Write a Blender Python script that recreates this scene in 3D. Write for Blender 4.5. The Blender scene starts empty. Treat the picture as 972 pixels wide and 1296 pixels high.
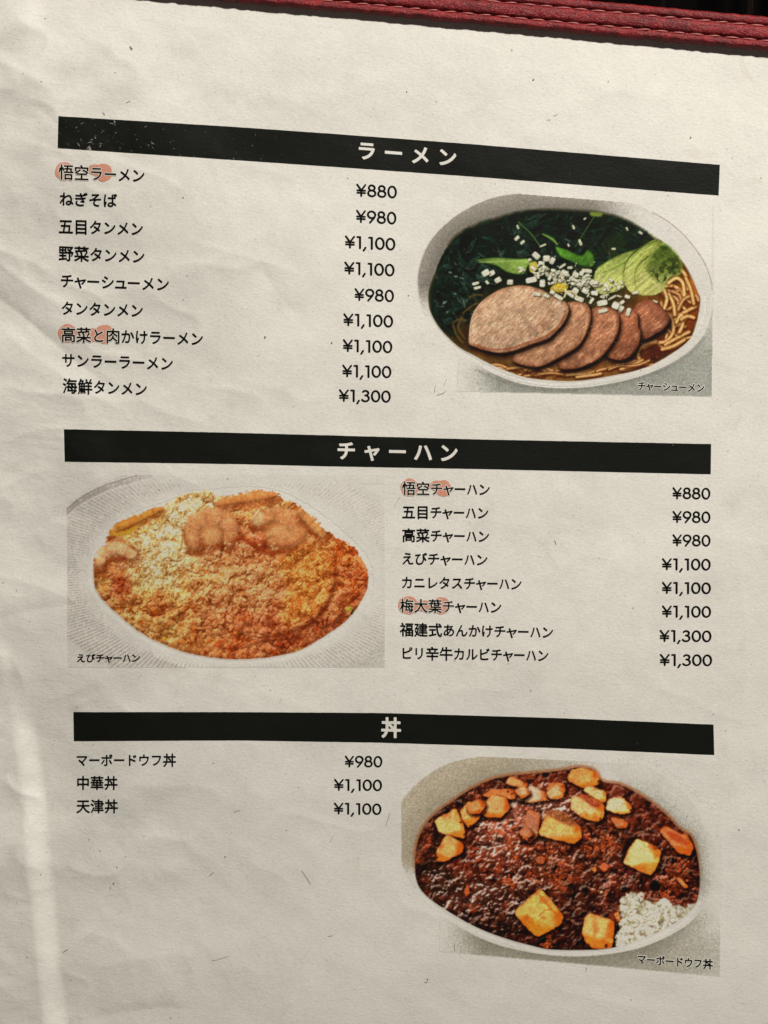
import bpy, bmesh, math, random
import numpy as np
from mathutils import Vector, Matrix

# ------------------------------------------------------------------ camera, world, lamps, exposure
scene = bpy.context.scene
COL = scene.collection
TILT = math.radians(4.4)
DIST = 0.400
LENS = 53.3
cam_data = bpy.data.cameras.new("camera")
cam_data.lens = LENS
cam_data.sensor_width = 36.0
cam_data.clip_start = 0.01
cam_data.clip_end = 30.0
camera = bpy.data.objects.new("camera", cam_data)
camera.location = (0.0, DIST * math.sin(TILT), DIST * math.cos(TILT))
camera.rotation_euler = (-TILT, 0.0, 0.0)
COL.objects.link(camera)
scene.camera = camera

world = bpy.data.worlds.new("World")
scene.world = world
world.use_nodes = True
wb = world.node_tree.nodes["Background"]
wb.inputs[0].default_value = (1.0, 0.86, 0.80, 1)
wb.inputs[1].default_value = 0.025

def area_lamp(name, loc, target, size, watts, colour):
    d = bpy.data.lights.new(name, 'AREA')
    d.shape = 'DISK'; d.size = size; d.energy = watts; d.color = colour
    o = bpy.data.objects.new(name, d)
    o.location = loc
    o.rotation_euler = (Vector(target) - Vector(loc)).to_track_quat('-Z', 'Y').to_euler()
    COL.objects.link(o)
    return o

# one warm ceiling lamp of the dining room, beyond the head of the menu and to the right
key_lamp = area_lamp("ceiling_lamp", (0.40, 0.80, 0.74), (0, 0, 0), 0.07, 18.4, (1.0, 0.962, 0.880))
# a wide, weak one behind the reader
back_lamp = area_lamp("room_lamp", (-0.5, -0.9, 1.5), (0, 0, 0), 0.5, 1.2, (1.0, 0.90, 0.80))

scene.view_settings.view_transform = 'Standard'
scene.view_settings.look = 'None'
scene.view_settings.exposure = 0.0
scene.view_settings.gamma = 1.0
scene.view_settings.use_curve_mapping = False
scene.render.resolution_x = 768
scene.render.resolution_y = 1024
# ------------------------------------------------------------------ print painter
# The three dish pictures are flat print.  They are painted here with numpy,
# layer by layer, and carried as ink colours on a fine mesh lying on the paper.
def smooth_noise(W, H, cell, seed, octaves=3):
    rng = np.random.default_rng(seed)
    out = np.zeros((H, W)); amp = 1.0; tot = 0
    for o in range(octaves):
        c = max(cell / 2**o, 1.0)
        gh, gw = int(H / c) + 3, int(W / c) + 3
        g = rng.random((gh, gw))
        ys = np.arange(H) / c; xs = np.arange(W) / c
        y0 = ys.astype(int); x0 = xs.astype(int)
        fy = ys - y0; fx = xs - x0
        fy = fy * fy * (3 - 2 * fy); fx = fx * fx * (3 - 2 * fx)
        a = g[y0][:, x0]; b = g[y0][:, x0 + 1]; c2 = g[y0 + 1][:, x0]; d = g[y0 + 1][:, x0 + 1]
        fy = fy[:, None]; fx = fx[None, :]
        out += amp * ((a * (1 - fx) + b * fx) * (1 - fy) + (c2 * (1 - fx) + d * fx) * fy)
        tot += amp; amp *= 0.55
    return out / tot


_grid = {}
def vnoise(u, v, cell, seed):
    if seed not in _grid: _grid[seed] = np.random.default_rng(seed).random((64, 64))
    g = _grid[seed]
    a = (u + 4000) / cell; b = (v + 4000) / cell
    i = np.floor(a).astype(int); j = np.floor(b).astype(int)
    fu = a - i; fv = b - j
    fu = fu**3 * (fu * (fu * 6 - 15) + 10); fv = fv**3 * (fv * (fv * 6 - 15) + 10)
    i0, i1, j0, j1 = i % 64, (i + 1) % 64, j % 64, (j + 1) % 64
    return (g[j0, i0] * (1 - fu) + g[j0, i1] * fu) * (1 - fv) + (g[j1, i0] * (1 - fu) + g[j1, i1] * fu) * fv


def streaks(X, Y, ang, long_, short, seed):
    ca, sa = math.cos(ang), math.sin(ang)
    u = X * ca + Y * sa; v = -X * sa + Y * ca
    u = u / long_; v = v / short
    return .6 * vnoise(u, v, 1.0, seed) + .4 * vnoise(u * 2.3, v * 1.9, 1.0, seed + 50)


def blur(a, n=1):
    for _ in range(n):
        p = np.pad(a, [(1, 1), (1, 1)] + [(0, 0)] * (a.ndim - 2), mode='edge')
        a = (p[:-2, 1:-1] + p[2:, 1:-1] + p[1:-1, :-2] + p[1:-1, 2:] + 2 * p[1:-1, 1:-1]) / 6
    return a


def curve_points(pts, n=6, closed=True):
    P = np.array(pts, float); N = len(P); out = []
    rng_ = range(N) if closed else range(N - 1)
    for i in rng_:
        if closed:
            p0, p1, p2, p3 = P[(i - 1) % N], P[i], P[(i + 1) % N], P[(i + 2) % N]
        else:
            p0, p1, p2, p3 = P[max(i - 1, 0)], P[i], P[i + 1], P[min(i + 2, N - 1)]
        for k in range(n):
            t = k / n
            out.append(0.5 * ((2 * p1) + (-p0 + p2) * t + (2 * p0 - 5 * p1 + 4 * p2 - p3) * t * t
                              + (-p0 + 3 * p1 - 3 * p2 + p3) * t**3))
    if not closed:
        out.append(P[-1])
    return np.array(out)


class Canvas:
    def __init__(self, x0, y0, x1, y1, s, paper=(212, 205, 190)):
        self.x0, self.y0, self.x1, self.y1, self.s = x0, y0, x1, y1, s
        self.W = int((x1 - x0) * s) + 1; self.H = int((y1 - y0) * s) + 1
        self.X, self.Y = np.meshgrid(x0 + np.arange(self.W) / s, y0 + np.arange(self.H) / s)
        self.paper = np.array(paper, float)
        self.rgb = np.ones((self.H, self.W, 3)) * self.paper
        self.rng = np.random.default_rng(7)

    def win(self, ax, ay, bx, by):
        i0 = max(int((ax - self.x0) * self.s), 0); i1 = min(int((bx - self.x0) * self.s) + 2, self.W)
        j0 = max(int((ay - self.y0) * self.s), 0); j1 = min(int((by - self.y0) * self.s) + 2, self.H)
        return (slice(j0, max(j1, j0)), slice(i0, max(i1, i0)))

    def sd_poly(self, P, w):
        X = self.X[w]; Y = self.Y[w]
        d2 = np.full(X.shape, 1e9); ins = np.zeros(X.shape, bool)
        N = len(P)
        for i in range(N):
            ax, ay = P[i]; bx, by = P[(i + 1) % N]
            dx, dy = bx - ax, by - ay; L = dx * dx + dy * dy + 1e-9
            t = np.clip(((X - ax) * dx + (Y - ay) * dy) / L, 0, 1)
            d2 = np.minimum(d2, (X - ax - t * dx)**2 + (Y - ay - t * dy)**2)
            c = (ay > Y) != (by > Y)
            if abs(dy) > 1e-9:
                ins ^= c & (X < dx * (Y - ay) / dy + ax)
        return np.where(ins, 1, -1) * np.sqrt(d2)

    def mix(self, w, a, col):
        a = a[..., None]
        self.rgb[w] = self.rgb[w] * (1 - a) + np.asarray(col, float) * a

    def poly(self, pts, col, feather=1.0, smooth=True, edge=None, edge_w=3, alpha=1.0,
             light=None, noise=None, n=5):
        if smooth == 'cham':
            q = np.array(pts, float); out = []
            for i in range(len(q)):
                a_, b_, c_ = q[i - 1], q[i], q[(i + 1) % len(q)]
                out += [b_ + (a_ - b_) * .2, b_ + (a_ - b_) * .07 + (c_ - b_) * .07, b_ + (c_ - b_) * .2]
            P = np.array(out)
        else:
            P = curve_points(pts, n) if smooth else np.array(pts, float)
        m = feather + 1
        w = self.win(P[:, 0].min() - m, P[:, 1].min() - m, P[:, 0].max() + m, P[:, 1].max() + m)
        if self.X[w].size == 0: return None
        sd = self.sd_poly(P, w)
        a = np.clip(0.5 + sd / feather, 0, 1) * alpha
        c = np.ones(sd.shape + (3,)) * np.asarray(col, float)
        if light is not None:      # (dx, dy, amount): lighter towards that side
            cx, cy = P.mean(0); r = max(np.ptp(P[:, 0]), np.ptp(P[:, 1])) / 2
            g = ((self.X[w] - cx) * light[0] + (self.Y[w] - cy) * light[1]) / r
            c = c * (1 + light[2] * g[..., None])
        if noise is not None:      # (cell, amount, seed)
            nz = smooth_noise(sd.shape[1], sd.shape[0], noise[0] * self.s, noise[2]) - 0.5
            c = c * (1 + noise[1] * 2 * nz[..., None])
        if edge is not None:
            e = np.clip(1 - sd / edge_w, 0, 1)[..., None]**1.5
            c = c * (1 - e) + np.asarray(edge, float) * e
        self.mix(w, a, np.clip(c, 0, 255))
        return w, sd

    def stroke(self, pts, width, col, edge=None, alpha=1.0, feather=0.8, n=6, hi=None, taper=False):
        P = curve_points(pts, n, closed=False) if len(pts) > 2 else np.array(pts, float)
        m = width + feather
        w = self.win(P[:, 0].min() - m, P[:, 1].min() - m, P[:, 0].max() + m, P[:, 1].max() + m)
        X = self.X[w]; Y = self.Y[w]
        if X.size == 0: return
        d2 = np.full(X.shape, 1e9); tt = np.zeros(X.shape)
        for i in range(len(P) - 1):
            ax, ay = P[i]; bx, by = P[i + 1]
            dx, dy = bx - ax, by - ay; L = dx * dx + dy * dy + 1e-9
            t = np.clip(((X - ax) * dx + (Y - ay) * dy) / L, 0, 1)
            q = (X - ax - t * dx)**2 + (Y - ay - t * dy)**2
            tt = np.where(q < d2, (i + t) / (len(P) - 1), tt)
            d2 = np.minimum(d2, q)
        d = np.sqrt(d2); h = width / 2
        if taper: h = h * (0.25 + 0.75 * np.sin(np.pi * np.clip(tt, 0, 1))) + 0 * d
        a = np.clip(0.5 + (h - d) / feather, 0, 1) * alpha
        c = np.ones(d.shape + (3,)) * np.asarray(col, float)
        if edge is not None:
            e = np.clip(d / (h + 1e-6), 0, 1)[..., None]**2.2
            c = c * (1 - e) + np.asarray(edge, float) * e
        if hi is not None:
            e = np.clip(1 - d / (h * 0.45 + 1e-6), 0, 1)[..., None]
            c = c * (1 - 0.7 * e) + np.asarray(hi, float) * 0.7 * e
        self.mix(w, a, c)

    def grain(self, x, y, rx, ry, ang, col, shade=0.35, rim=0.45, alpha=1.0, soft=0.35):
        r = max(rx, ry) + 1
        w = self.win(x - r, y - r, x + r, y + r)
        X = self.X[w] - x; Y = self.Y[w] - y
        if X.size == 0: return
        ca, sa = math.cos(ang), math.sin(ang)
        u = (X * ca + Y * sa) / rx; v = (-X * sa + Y * ca) / ry
        d = np.sqrt(u * u + v * v)
        a = np.clip((1 - d) / soft, 0, 1) * alpha
        lit = 1 + shade * (-(X * 0.4 + Y * 0.9) / r) - rim * np.clip(d - 0.45, 0, 1)**1.5
        self.mix(w, a, np.clip(np.asarray(col, float) * lit[..., None], 0, 255))

    def field(self, ctrl, power=2.6):
        """smooth colour field from control points (x, y, (r, g, b))"""
        num = np.zeros((self.H, self.W, 3)); den = np.zeros((self.H, self.W))
        for x, y, c in ctrl:
            k = 1.0 / (((self.X - x)**2 + (self.Y - y)**2 + 20)**(power / 2))
            num += k[..., None] * np.asarray(c, float); den += k
        return num / den[..., None]

    def relief(self, pts):
        """height field of overlapping domes: (x, y, rx, ry, angle, base height, tone)"""
        Hm = np.zeros((self.H, self.W)); V = np.ones((self.H, self.W))
        for x, y, rx, ry, an, z0, v in pts:
            r = max(rx, ry)
            w = self.win(x - r, y - r, x + r, y + r)
            X = self.X[w] - x; Y = self.Y[w] - y
            if X.size == 0: continue
            ca, sa = math.cos(an), math.sin(an)
            d = ((X * ca + Y * sa) / rx)**2 + ((-X * sa + Y * ca) / ry)**2
            h = np.where(d < 1, z0 + min(rx, ry) * np.sqrt(np.clip(1 - d, 0, 1)), -1)
            m = h > Hm[w]
            Hm[w] = np.where(m, h, Hm[w]); V[w] = np.where(m, v, V[w])
        return Hm, V

    def lit_relief(self, Hm, k=0.16, ao=0.10, soft=1, dirx=-0.45, diry=-0.9, lim=(0.35, 1.5)):
        Hs = blur(Hm, soft)
        gy, gx = np.gradient(Hs); gy *= self.s; gx *= self.s
        slope = gx * -dirx + gy * -diry
        low = blur(Hs, 14) - Hs
        lit = 1 + k * np.tanh(slope * 0.8) * 1.4 - ao * np.clip(low, -1.5, 6)
        spec = np.clip(slope - 0.55, 0, 2)
        return np.clip(lit, *lim), spec

    def warp(self, A, amt, cell, seed):
        """push the pattern about so that no outline stays a clean oval"""
        n1 = smooth_noise(self.W, self.H, cell, seed, 3) - .5; n2 = smooth_noise(self.W, self.H, cell, seed + 1, 3) - .5
        jj, ii = np.mgrid[0:self.H, 0:self.W]
        jj = np.clip((jj + n1 * amt * self.s * 2).astype(int), 0, self.H - 1); ii = np.clip((ii + n2 * amt * self.s * 2).astype(int), 0, self.W - 1)
        return A[jj, ii]

    def at(self, F, x, y):
        j = min(max(int((y - self.y0) * self.s), 0), self.H - 1)
        i = min(max(int((x - self.x0) * self.s), 0), self.W - 1)
        return F[j, i]

    def ink(self, grain_amt=0.07, seed=3, soft=0):
        """ink colour = what the print lets through of the paper colour"""
        rgb = self.rgb
        kk = np.clip(np.abs(rgb - self.paper).max(axis=2) / 60.0, 0, 1)[..., None]
        rgb = rgb * (1 - kk) + kk * np.clip((rgb - 140) * 1.14 + 136, 0, 255)
        if soft: rgb = blur(rgb, soft)
        rng = np.random.default_rng(seed)
        diff = np.clip(np.abs(rgb - self.paper).max(axis=2) / 26.0, 0, 1)
        g = blur(rng.normal(0, 1, (self.H, self.W)), 1) * 1.6
        g2 = blur(rng.normal(0, 1, (self.H, self.W, 3)), 1)
        rgb = rgb * (1 + (grain_amt * g * diff)[..., None]) + g2 * 5 * diff[..., None]
        def lin(c):
            c = np.clip(c, 0, 255) / 255.0
            return np.where(c <= 0.04045, c / 12.92, ((c + 0.055) / 1.055)**2.4)
        return np.clip(lin(rgb) / lin(self.paper), 0.004, 1.0)


def abs_pts(pts, ox, oy, k):
    return [(ox + x / k, oy + y / k) for x, y in pts]


# ------------------------------------------------------------------ picture 1: noodle soup with sliced pork
def paint_noodle_soup(s):
    c = Canvas(522, 238, 906, 508, s)
    R = random.Random(11)
    X, Y = c.X, c.Y
    # background of the print: grey green cloth, fading out towards the upper right and the left
    bottom = 496.0 + (X - 623) * 0.02
    base = np.zeros(X.shape + (3,)); base[:] = (152, 150, 138)
    lum = smooth_noise(c.W, c.H, 60, 5)
    base *= (0.95 + 0.12 * lum)[..., None]
    # bowl outer contour
    outer = [(529, 362), (530, 342), (538, 317), (551, 297), (571, 278), (592, 264), (619, 252), (647, 246),
             (700, 240), (760, 244), (805, 258), (833, 274), (858, 290), (875, 307), (891, 328), (901, 350), (903, 375),
             (899, 402), (888, 426), (868, 446), (838, 464), (800, 478), (755, 488), (710, 491),
             (668, 487), (640, 479), (612, 466), (590, 452), (565, 432), (545, 408), (533, 384)]
    inner = [(543, 367), (551, 344), (561, 321), (576, 299), (602, 284), (627, 276), (652, 269), (685, 265), (710, 265),
             (747, 267), (767, 270), (792, 278), (813, 290), (833, 304), (852, 319), (866, 334), (875, 350), (882, 367),
             (886, 378), (885, 392), (881, 410), (873, 429), (854, 445), (827, 461), (801, 470), (761, 478), (731, 482),
             (704, 482), (668, 478), (643, 470), (619, 460), (598, 449), (580, 439), (561, 421), (549, 404), (543, 388)]
    w = (slice(0, c.H), slice(0, c.W))
    so = c.sd_poly(curve_points(outer, 4), w)
    # lower background region
    a = np.clip((X - 578) / 55, 0, 1) * np.clip((Y - 440 - np.clip((760 - X) / 200, -0.6, 1) * 10) / 26, 0, 1)
    a = np.maximum(a, np.clip((Y - 360) / 90, 0, 1) * (X > 860))
    a = np.where(Y > bottom, 0, a) * np.clip(-so / 1.5 + 0.5, 0, 1)
    a = np.where(X > 902.5 - (Y - 365) * 0.015, 0, a)
    c.mix(w, a, base)
    # contact shade printed just under the bowl
    sh = np.clip(1 + so / 16, 0, 1) * (so < 0) * np.clip((Y - 455) / 20, 0, 1) * (Y < bottom)
    sh = np.where(X > 902, 0, sh) * np.clip((X - 590) / 40, 0, 1)
    c.mix(w, sh * 0.22, (95, 95, 84))
    # faint printed edge of picture, upper right
    line = np.exp(-((X - 903) / 0.8)**2) * (Y > 262) * (Y < 372)
    c.mix(w, line * 0.18, (150, 142, 130))
    # bowl: grey wall at the upper left, white at right
    top_y = 246 + (X - 664) * 0.08
    bowl = np.zeros(X.shape + (3,))
    wallc = np.array((128, 121, 110.0)); white = np.array((214, 207, 193.0))
    t = np.clip((X - 740) / 85, 0, 1)**0.9
    t = np.maximum(t, np.clip((Y - 372) / 60, 0, 1))
    t = t * t * (3 - 2 * t)
    bowl = wallc * (1 - t[..., None]) + white * t[..., None]
    si = c.sd_poly(curve_points(inner, 4), w)
    depth = np.clip(-si / 26, 0, 1)
    bowl *= (0.95 + 0.26 * depth * (1 - t))[..., None]
    ab = np.clip(0.5 + so / 1.2, 0, 1) * np.where(Y < top_y, 0, 1)
    lowleft = np.clip((Y - 360) / 40, 0, 1) * np.clip((620 - X) / 40, 0, 1)
    c.mix(w, ab * (1 - lowleft), bowl)
    # thin arc of the rim, upper right, and the lit lip
    c.stroke([(826, 269), (845, 280), (862, 294), (877, 311), (890, 330), (899, 352), (902, 370)], 1.3, (150, 140, 126), alpha=0.8)
    c.stroke([(902, 368), (899, 396), (889, 424), (868, 446), (838, 464), (800, 478), (755, 487), (710, 490), (668, 486), (640, 478), (612, 465)],
             2.2, (232, 226, 212), alpha=0.7)
    c.stroke([(893, 372), (892, 396), (883, 418), (862, 440), (832, 459), (800, 470), (755, 481), (712, 486), (668, 482), (640, 474), (612, 461), (585, 446)],
             3.2, (234, 228, 213), alpha=0.75, feather=2)
    c.stroke([(603, 468), (628, 480), (660, 489), (705, 494), (755, 491), (800, 482), (840, 468), (870, 450), (892, 428)],
             2.5, (120, 118, 106), alpha=0.45, feather=3)
    # inside: broth
    P = curve_points(inner, 4)
    mask = np.clip(0.5 + si / np.where(Y < 310, 5.0, 1.6), 0, 1)
    F = c.field([(600, 320, (16, 27, 24)), (560, 370, (22, 34, 30)), (560, 400, (20, 30, 26)), (680, 290, (22, 34, 20)), (640, 300, (18, 30, 26)),
                 (740, 290, (20, 32, 24)), (800, 300, (28, 42, 24)), (690, 325, (14, 24, 20)),
                 (590, 425, (60, 44, 26)), (610, 452, (112, 78, 44)), (680, 474, (138, 98, 56)), (760, 470, (128, 84, 46)),
                 (830, 440, (92, 46, 20)), (870, 400, (110, 56, 24)), (875, 365, (150, 84, 36)), (850, 350, (84, 60, 28)), (750, 345, (40, 46, 26))])
    nz = smooth_noise(c.W, c.H, 22, 8, 4)
    F = F * (0.55 + 0.9 * nz)[..., None]
    edge = np.clip(1 - si / 5, 0, 1) * (si > -2)
    F = F * (1 - 0.45 * edge[..., None]) + np.array((96, 74, 34.0)) * 0.45 * edge[..., None] * np.clip((Y - 250) / 30, 0, 1)[..., None]
    c.mix(w, mask, F)
    save = c.rgb.copy()
    # dark leaves: broad crumpled blades with cool glints
    for k in range(150):
        t_ = R.random()
        x = R.uniform(548, 830); y = R.uniform(268, 345)
        if x < 600: y = R.uniform(310, 410)
        L = R.uniform(10, 30); an = R.uniform(-1.2, 1.6)
        pts = [(x, y), (x + L * .5 * math.cos(an) + R.uniform(-3, 3), y + L * .5 * math.sin(an)), (x + L * math.cos(an), y + L * math.sin(an) + R.uniform(-3, 3))]
        v = R.random()
        col = (12 + 22 * v, 22 + 34 * v, 18 + 26 * v)
        c.stroke(pts, R.uniform(5, 13), col, edge=(9, 15, 12), alpha=0.7, taper=True, n=4, feather=2)
    for k in range(46):      # folded leaf blades, lighter and cooler along one side
        x = R.uniform(556, 815); y = R.uniform(276, 340)
        if k < 20: x = R.uniform(548, 610); y = R.uniform(318, 408)
        L = R.uniform(14, 34); an = R.uniform(-1.3, 1.3); wd = R.uniform(7, 14); ca, sa = math.cos(an), math.sin(an)
        v = R.uniform(0, 1)
        col = (26 + 26 * v, 42 + 30 * v, 36 + 28 * v)
        pts = [(x, y), (x + L * .3 * ca - wd * .5 * sa, y + L * .3 * sa + wd * .5 * ca), (x + L * ca, y + L * sa), (x + L * .6 * ca + wd * .4 * sa, y + L * .6 * sa - wd * .4 * ca)]
        c.poly([(a_ + 2, b_ + 3) for a_, b_ in pts], (8, 13, 10), 4, alpha=.7, n=3)
        c.poly(pts, col, 3, alpha=.75, n=3, light=(-.4, -.8, .5), edge=(14, 22, 17), edge_w=3, noise=(3, .5, k))
        c.stroke([pts[0], pts[1], pts[2]], .9, (84 + 50 * v, 100 + 50 * v, 92 + 50 * v), alpha=R.uniform(.2, .6), n=3)
    for k in range(120):
        x = R.uniform(555, 815); y = R.uniform(274, 340)
        if x < 605: y = R.uniform(315, 410)
        L = R.uniform(3, 12); an = R.choice([-0.9, -0.5, 0.5, 0.9, 1.2]) + R.uniform(-.3, .3)
        v = R.random()
        col = (70 + 60 * v, 86 + 60 * v, 74 + 60 * v) if R.random() < .6 else (56, 88, 46)
        c.stroke([(x, y), (x + L * math.cos(an), y + L * math.sin(an))], R.uniform(.5, 1.3), col, alpha=R.uniform(.25, .7))
    for k in range(26):   # pale glints of the left leaves
        x = R.uniform(548, 596); y = R.uniform(325, 408)
        c.stroke([(x, y), (x + R.uniform(-3, 8), y + R.uniform(-3, 7))], R.uniform(.6, 1.4), (126, 140, 136), alpha=R.uniform(.3, .7), taper=True)
    for x, y in [(560, 388), (563, 383), (576, 372), (566, 395), (577, 350), (570, 345), (584, 352)]:
        c.grain(x, y, R.uniform(1.5, 4), R.uniform(.8, 1.6), R.uniform(-1, 1), (140, 152, 146), alpha=.7)
    c.rgb = blur(c.rgb, 1)
    c.rgb = np.where((mask > .5)[..., None] & (c.rgb.sum(2) < 330)[..., None] & (Y < 400)[..., None], c.rgb * (1.06, 1.04, .98) + (2, 3, 2), c.rgb)
    # green stems among the leaves
    c.stroke([(656, 281), (672, 296), (684, 312)], 2.2, (70, 100, 50), edge=(26, 40, 22))
    c.stroke([(686, 296), (698, 302), (706, 310)], 4, (110, 140, 66), edge=(40, 60, 28), taper=True)
    c.stroke([(728, 312), (742, 290), (752, 274)], 2, (60, 84, 44), edge=(26, 40, 22))
    c.poly([(748, 268), (762, 268), (760, 274), (748, 273)], (118, 132, 60), 3)
    c.poly([(602, 330), (623, 326), (650, 327), (674, 328), (668, 337), (662, 347), (643, 345), (627, 336)], (122, 144, 72), 1.2,
           light=(1, -0.2, 0.22), edge=(62, 86, 42), edge_w=2.6, noise=(6, .2, 4))
    c.stroke([(606, 332), (630, 331), (660, 330)], 1.5, (160, 178, 108), alpha=.6)
    c.poly([(703, 312), (718, 316), (735, 323), (744, 316), (752, 324), (751, 337), (737, 337), (722, 331), (708, 324)], (82, 124, 46), 1.2,
           edge=(36, 62, 24), edge_w=3, light=(-.3, -1, .3), noise=(5, .2, 5))
    # noodles: curved strands
    def noodle(pts, wd=3.4, v=0.0):
        v += R.uniform(-22, 22)
        c.stroke([(a_ + .6, b_ + 1.6) for a_, b_ in pts], wd + 2.6, (70, 34, 14), alpha=0.6, feather=2.5)
        c.stroke(pts, wd + 1.0, (196 + v, 150 + v, 94 + v * .7), edge=(150 + v * .5, 98 + v * .5, 50), hi=(226 + v * .5, 192 + v * .5, 140 + v * .5), feather=1.6)
    for k in range(22):
        x = R.uniform(826, 872); y = R.uniform(352, 440); r = R.uniform(8, 20); a0 = R.uniform(0, 6.28)
        pts = [(x + r * math.cos(a0 + t * .8), y + r * .8 * math.sin(a0 + t * .8)) for t in range(4)]
        noodle(pts, R.uniform(2.6, 3.6), R.uniform(-34, 12))
    for pts in [[(842, 352), (852, 343), (862, 342), (868, 350), (870, 366)], [(846, 358), (856, 352), (864, 358), (866, 374)],
                [(858, 392), (866, 378), (880, 374), (884, 380)], [(858, 400), (868, 394), (880, 388)],
                [(814, 440), (826, 434), (842, 432), (852, 420), (850, 404), (842, 396), (834, 392)],
                [(808, 452), (808, 444), (816, 436), (830, 432)], [(808, 452), (814, 460), (826, 462)],
                [(842, 436), (856, 428), (872, 420)], [(838, 442), (852, 438), (866, 430)],
                [(856, 408), (862, 398), (864, 410), (860, 420)], [(846, 372), (852, 384), (854, 398)], [(840, 366), (844, 378), (840, 392)],
                [(868, 352), (874, 366), (878, 384)], [(862, 404), (870, 400), (878, 402)]]:
        noodle(pts, 3.8, R.uniform(-14, 14))
    for k in range(34):     # along the lower lip
        x = R.uniform(604, 806); q = (x - 700) / 115
        y = 478 - 15 * q * q - R.uniform(0, 9)
        L = R.uniform(14, 36)
        pts = [(x, y), (x + L * .5, y - R.uniform(1, 5)), (x + L, y - 2.2 * (x + L - 705) / 40 * 1.1 + R.uniform(-2, 3))]
        noodle(pts, R.uniform(2.2, 3.4), R.uniform(-40, 4))
    for pts in [[(574, 408), (582, 404), (590, 406)], [(573, 410), (578, 424), (586, 434)], [(585, 402), (580, 414), (588, 428)],
                [(586, 396), (596, 388), (604, 384)], [(594, 376), (602, 373), (610, 374)]]:
        c.stroke(pts, 3.6, (118, 96, 52), edge=(60, 48, 26), alpha=.6, feather=2)
    c.rgb = save * (1 - mask[..., None]) + c.rgb * mask[..., None]
    # pak choi
    c.poly([(751, 358), (754, 342), (763, 334), (782, 323), (803, 316), (825, 309), (834, 304), (815, 322), (798, 332), (790, 345), (790, 363), (772, 371), (757, 371)],
           (150, 160, 84), 1.2, light=(-.2, .9, .22), edge=(82, 100, 44), edge_w=3, noise=(7, .16, 9))
    c.stroke([(762, 346), (780, 338), (795, 330), (810, 320)], 3.5, (98, 118, 50), alpha=.75, taper=True)
    c.poly([(788, 348), (790, 336), (798, 323), (813, 311), (833, 303), (850, 317), (858, 334), (846, 350), (840, 367), (825, 374), (803, 372), (793, 364)],
           (152, 158, 82), 1.6, edge=(104, 116, 54), edge_w=2.4, light=(-.7, .3, .2), noise=(7, .16, 10))
    c.stroke([(789, 350), (791, 337), (799, 323), (815, 311), (831, 305)], 1.8, (70, 86, 36), alpha=.75, feather=1.5)
    c.poly([(817, 340), (824, 324), (836, 309), (850, 314), (862, 330), (862, 346), (848, 352), (838, 361), (824, 352)], (74, 88, 36), 4, edge=(120, 134, 62), edge_w=4,
           noise=(5, .5, 12), alpha=.95)
    c.stroke([(794, 352), (797, 336), (808, 322), (826, 311)], 5, (184, 190, 112), edge=(150, 160, 84), alpha=.8, taper=True)
    c.stroke([(806, 368), (803, 350), (808, 336), (820, 324)], 2, (96, 108, 46), alpha=.7)
    c.stroke([(812, 366), (811, 352), (818, 346)], 3, (176, 174, 110), alpha=.7)
    c.stroke([(814, 350), (826, 356), (836, 366)], 3.4, (190, 184, 122), edge=(110, 116, 56), alpha=.85)
    pk = c.win(746, 300, 864, 378)
    fk = streaks(X[pk], Y[pk], -.7, 26, 3.0, 201) - .5
    green = (c.rgb[pk][..., 1] > c.rgb[pk][..., 2] * 1.25) & (c.rgb[pk][..., 1] > c.rgb[pk][..., 0] * .98) & (c.rgb[pk][..., 1] > 88)
    lowl = np.clip((Y[pk] - 325) / 40, 0, 1)[..., None] * .62
    c.rgb[pk] = np.where(green[..., None], (c.rgb[pk] * (1 - lowl) + np.array((186, 178, 116.0)) * lowl) * (1 + .42 * fk)[..., None], c.rgb[pk])
    # pork slices, back to front
    def slice_(pts, col, rimc, seed, marb=40, hi=(214, 172, 138)):
        c.poly([(x + 2.2, y + 5.5) for x, y in pts], (30, 17, 9), 9, alpha=.8)
        c.poly([(x + 2.0, y + 3.0) for x, y in pts], (22, 12, 7), 4, alpha=.8)
        P_ = curve_points(pts, 5); cx, cy = P_.mean(0)
        m = 3
        w_ = c.win(P_[:, 0].min() - m, P_[:, 1].min() - m, P_[:, 0].max() + m, P_[:, 1].max() + m)
        sd_ = c.sd_poly(P_, w_); XX, YY = X[w_], Y[w_]
        f = streaks(XX, YY, -.75, 7, 1.6, seed + 100); f2 = smooth_noise(sd_.shape[1], sd_.shape[0], 9 * c.s, seed + 7, 4)
        cc = np.ones(sd_.shape + (3,)) * np.array(col, float)
        cc = cc * (1 + .36 * (f - .5))[..., None] * (1 + .42 * (f2 - .5))[..., None]
        wet = np.clip((f - .62) * 5, 0, 1) * np.clip((f2 - .42) * 5, 0, 1)
        cc = cc * (1 - wet[..., None] * .6) + np.array(hi, float) * wet[..., None] * .6
        g = ((XX - cx) * -.4 + (YY - cy) * -.8) / (max(np.ptp(P_[:, 0]), np.ptp(P_[:, 1])) / 2)
        cc = cc * (1 + .16 * g)[..., None]
        wob = sd_ + 2.2 * (smooth_noise(sd_.shape[1], sd_.shape[0], 6 * c.s, seed + 9, 2) - .5)
        band = 4.5 + 9 * (smooth_noise(sd_.shape[1], sd_.shape[0], 14 * c.s, seed + 19, 2) - .3)
        e1 = np.clip(1 - wob / np.clip(band, 1.5, 9), 0, 1)[..., None]**1.2 * .8
        cc = cc * (1 - e1 * .8) + np.array(rimc, float) * e1 * .8
        e2 = np.clip(1 - wob / 2.4, 0, 1)[..., None] * np.clip(.35 - .9 * g, .08, 1)[..., None]
        cc = cc * (1 - e2 * .85) + np.array((58, 26, 14.0)) * e2 * .85
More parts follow.
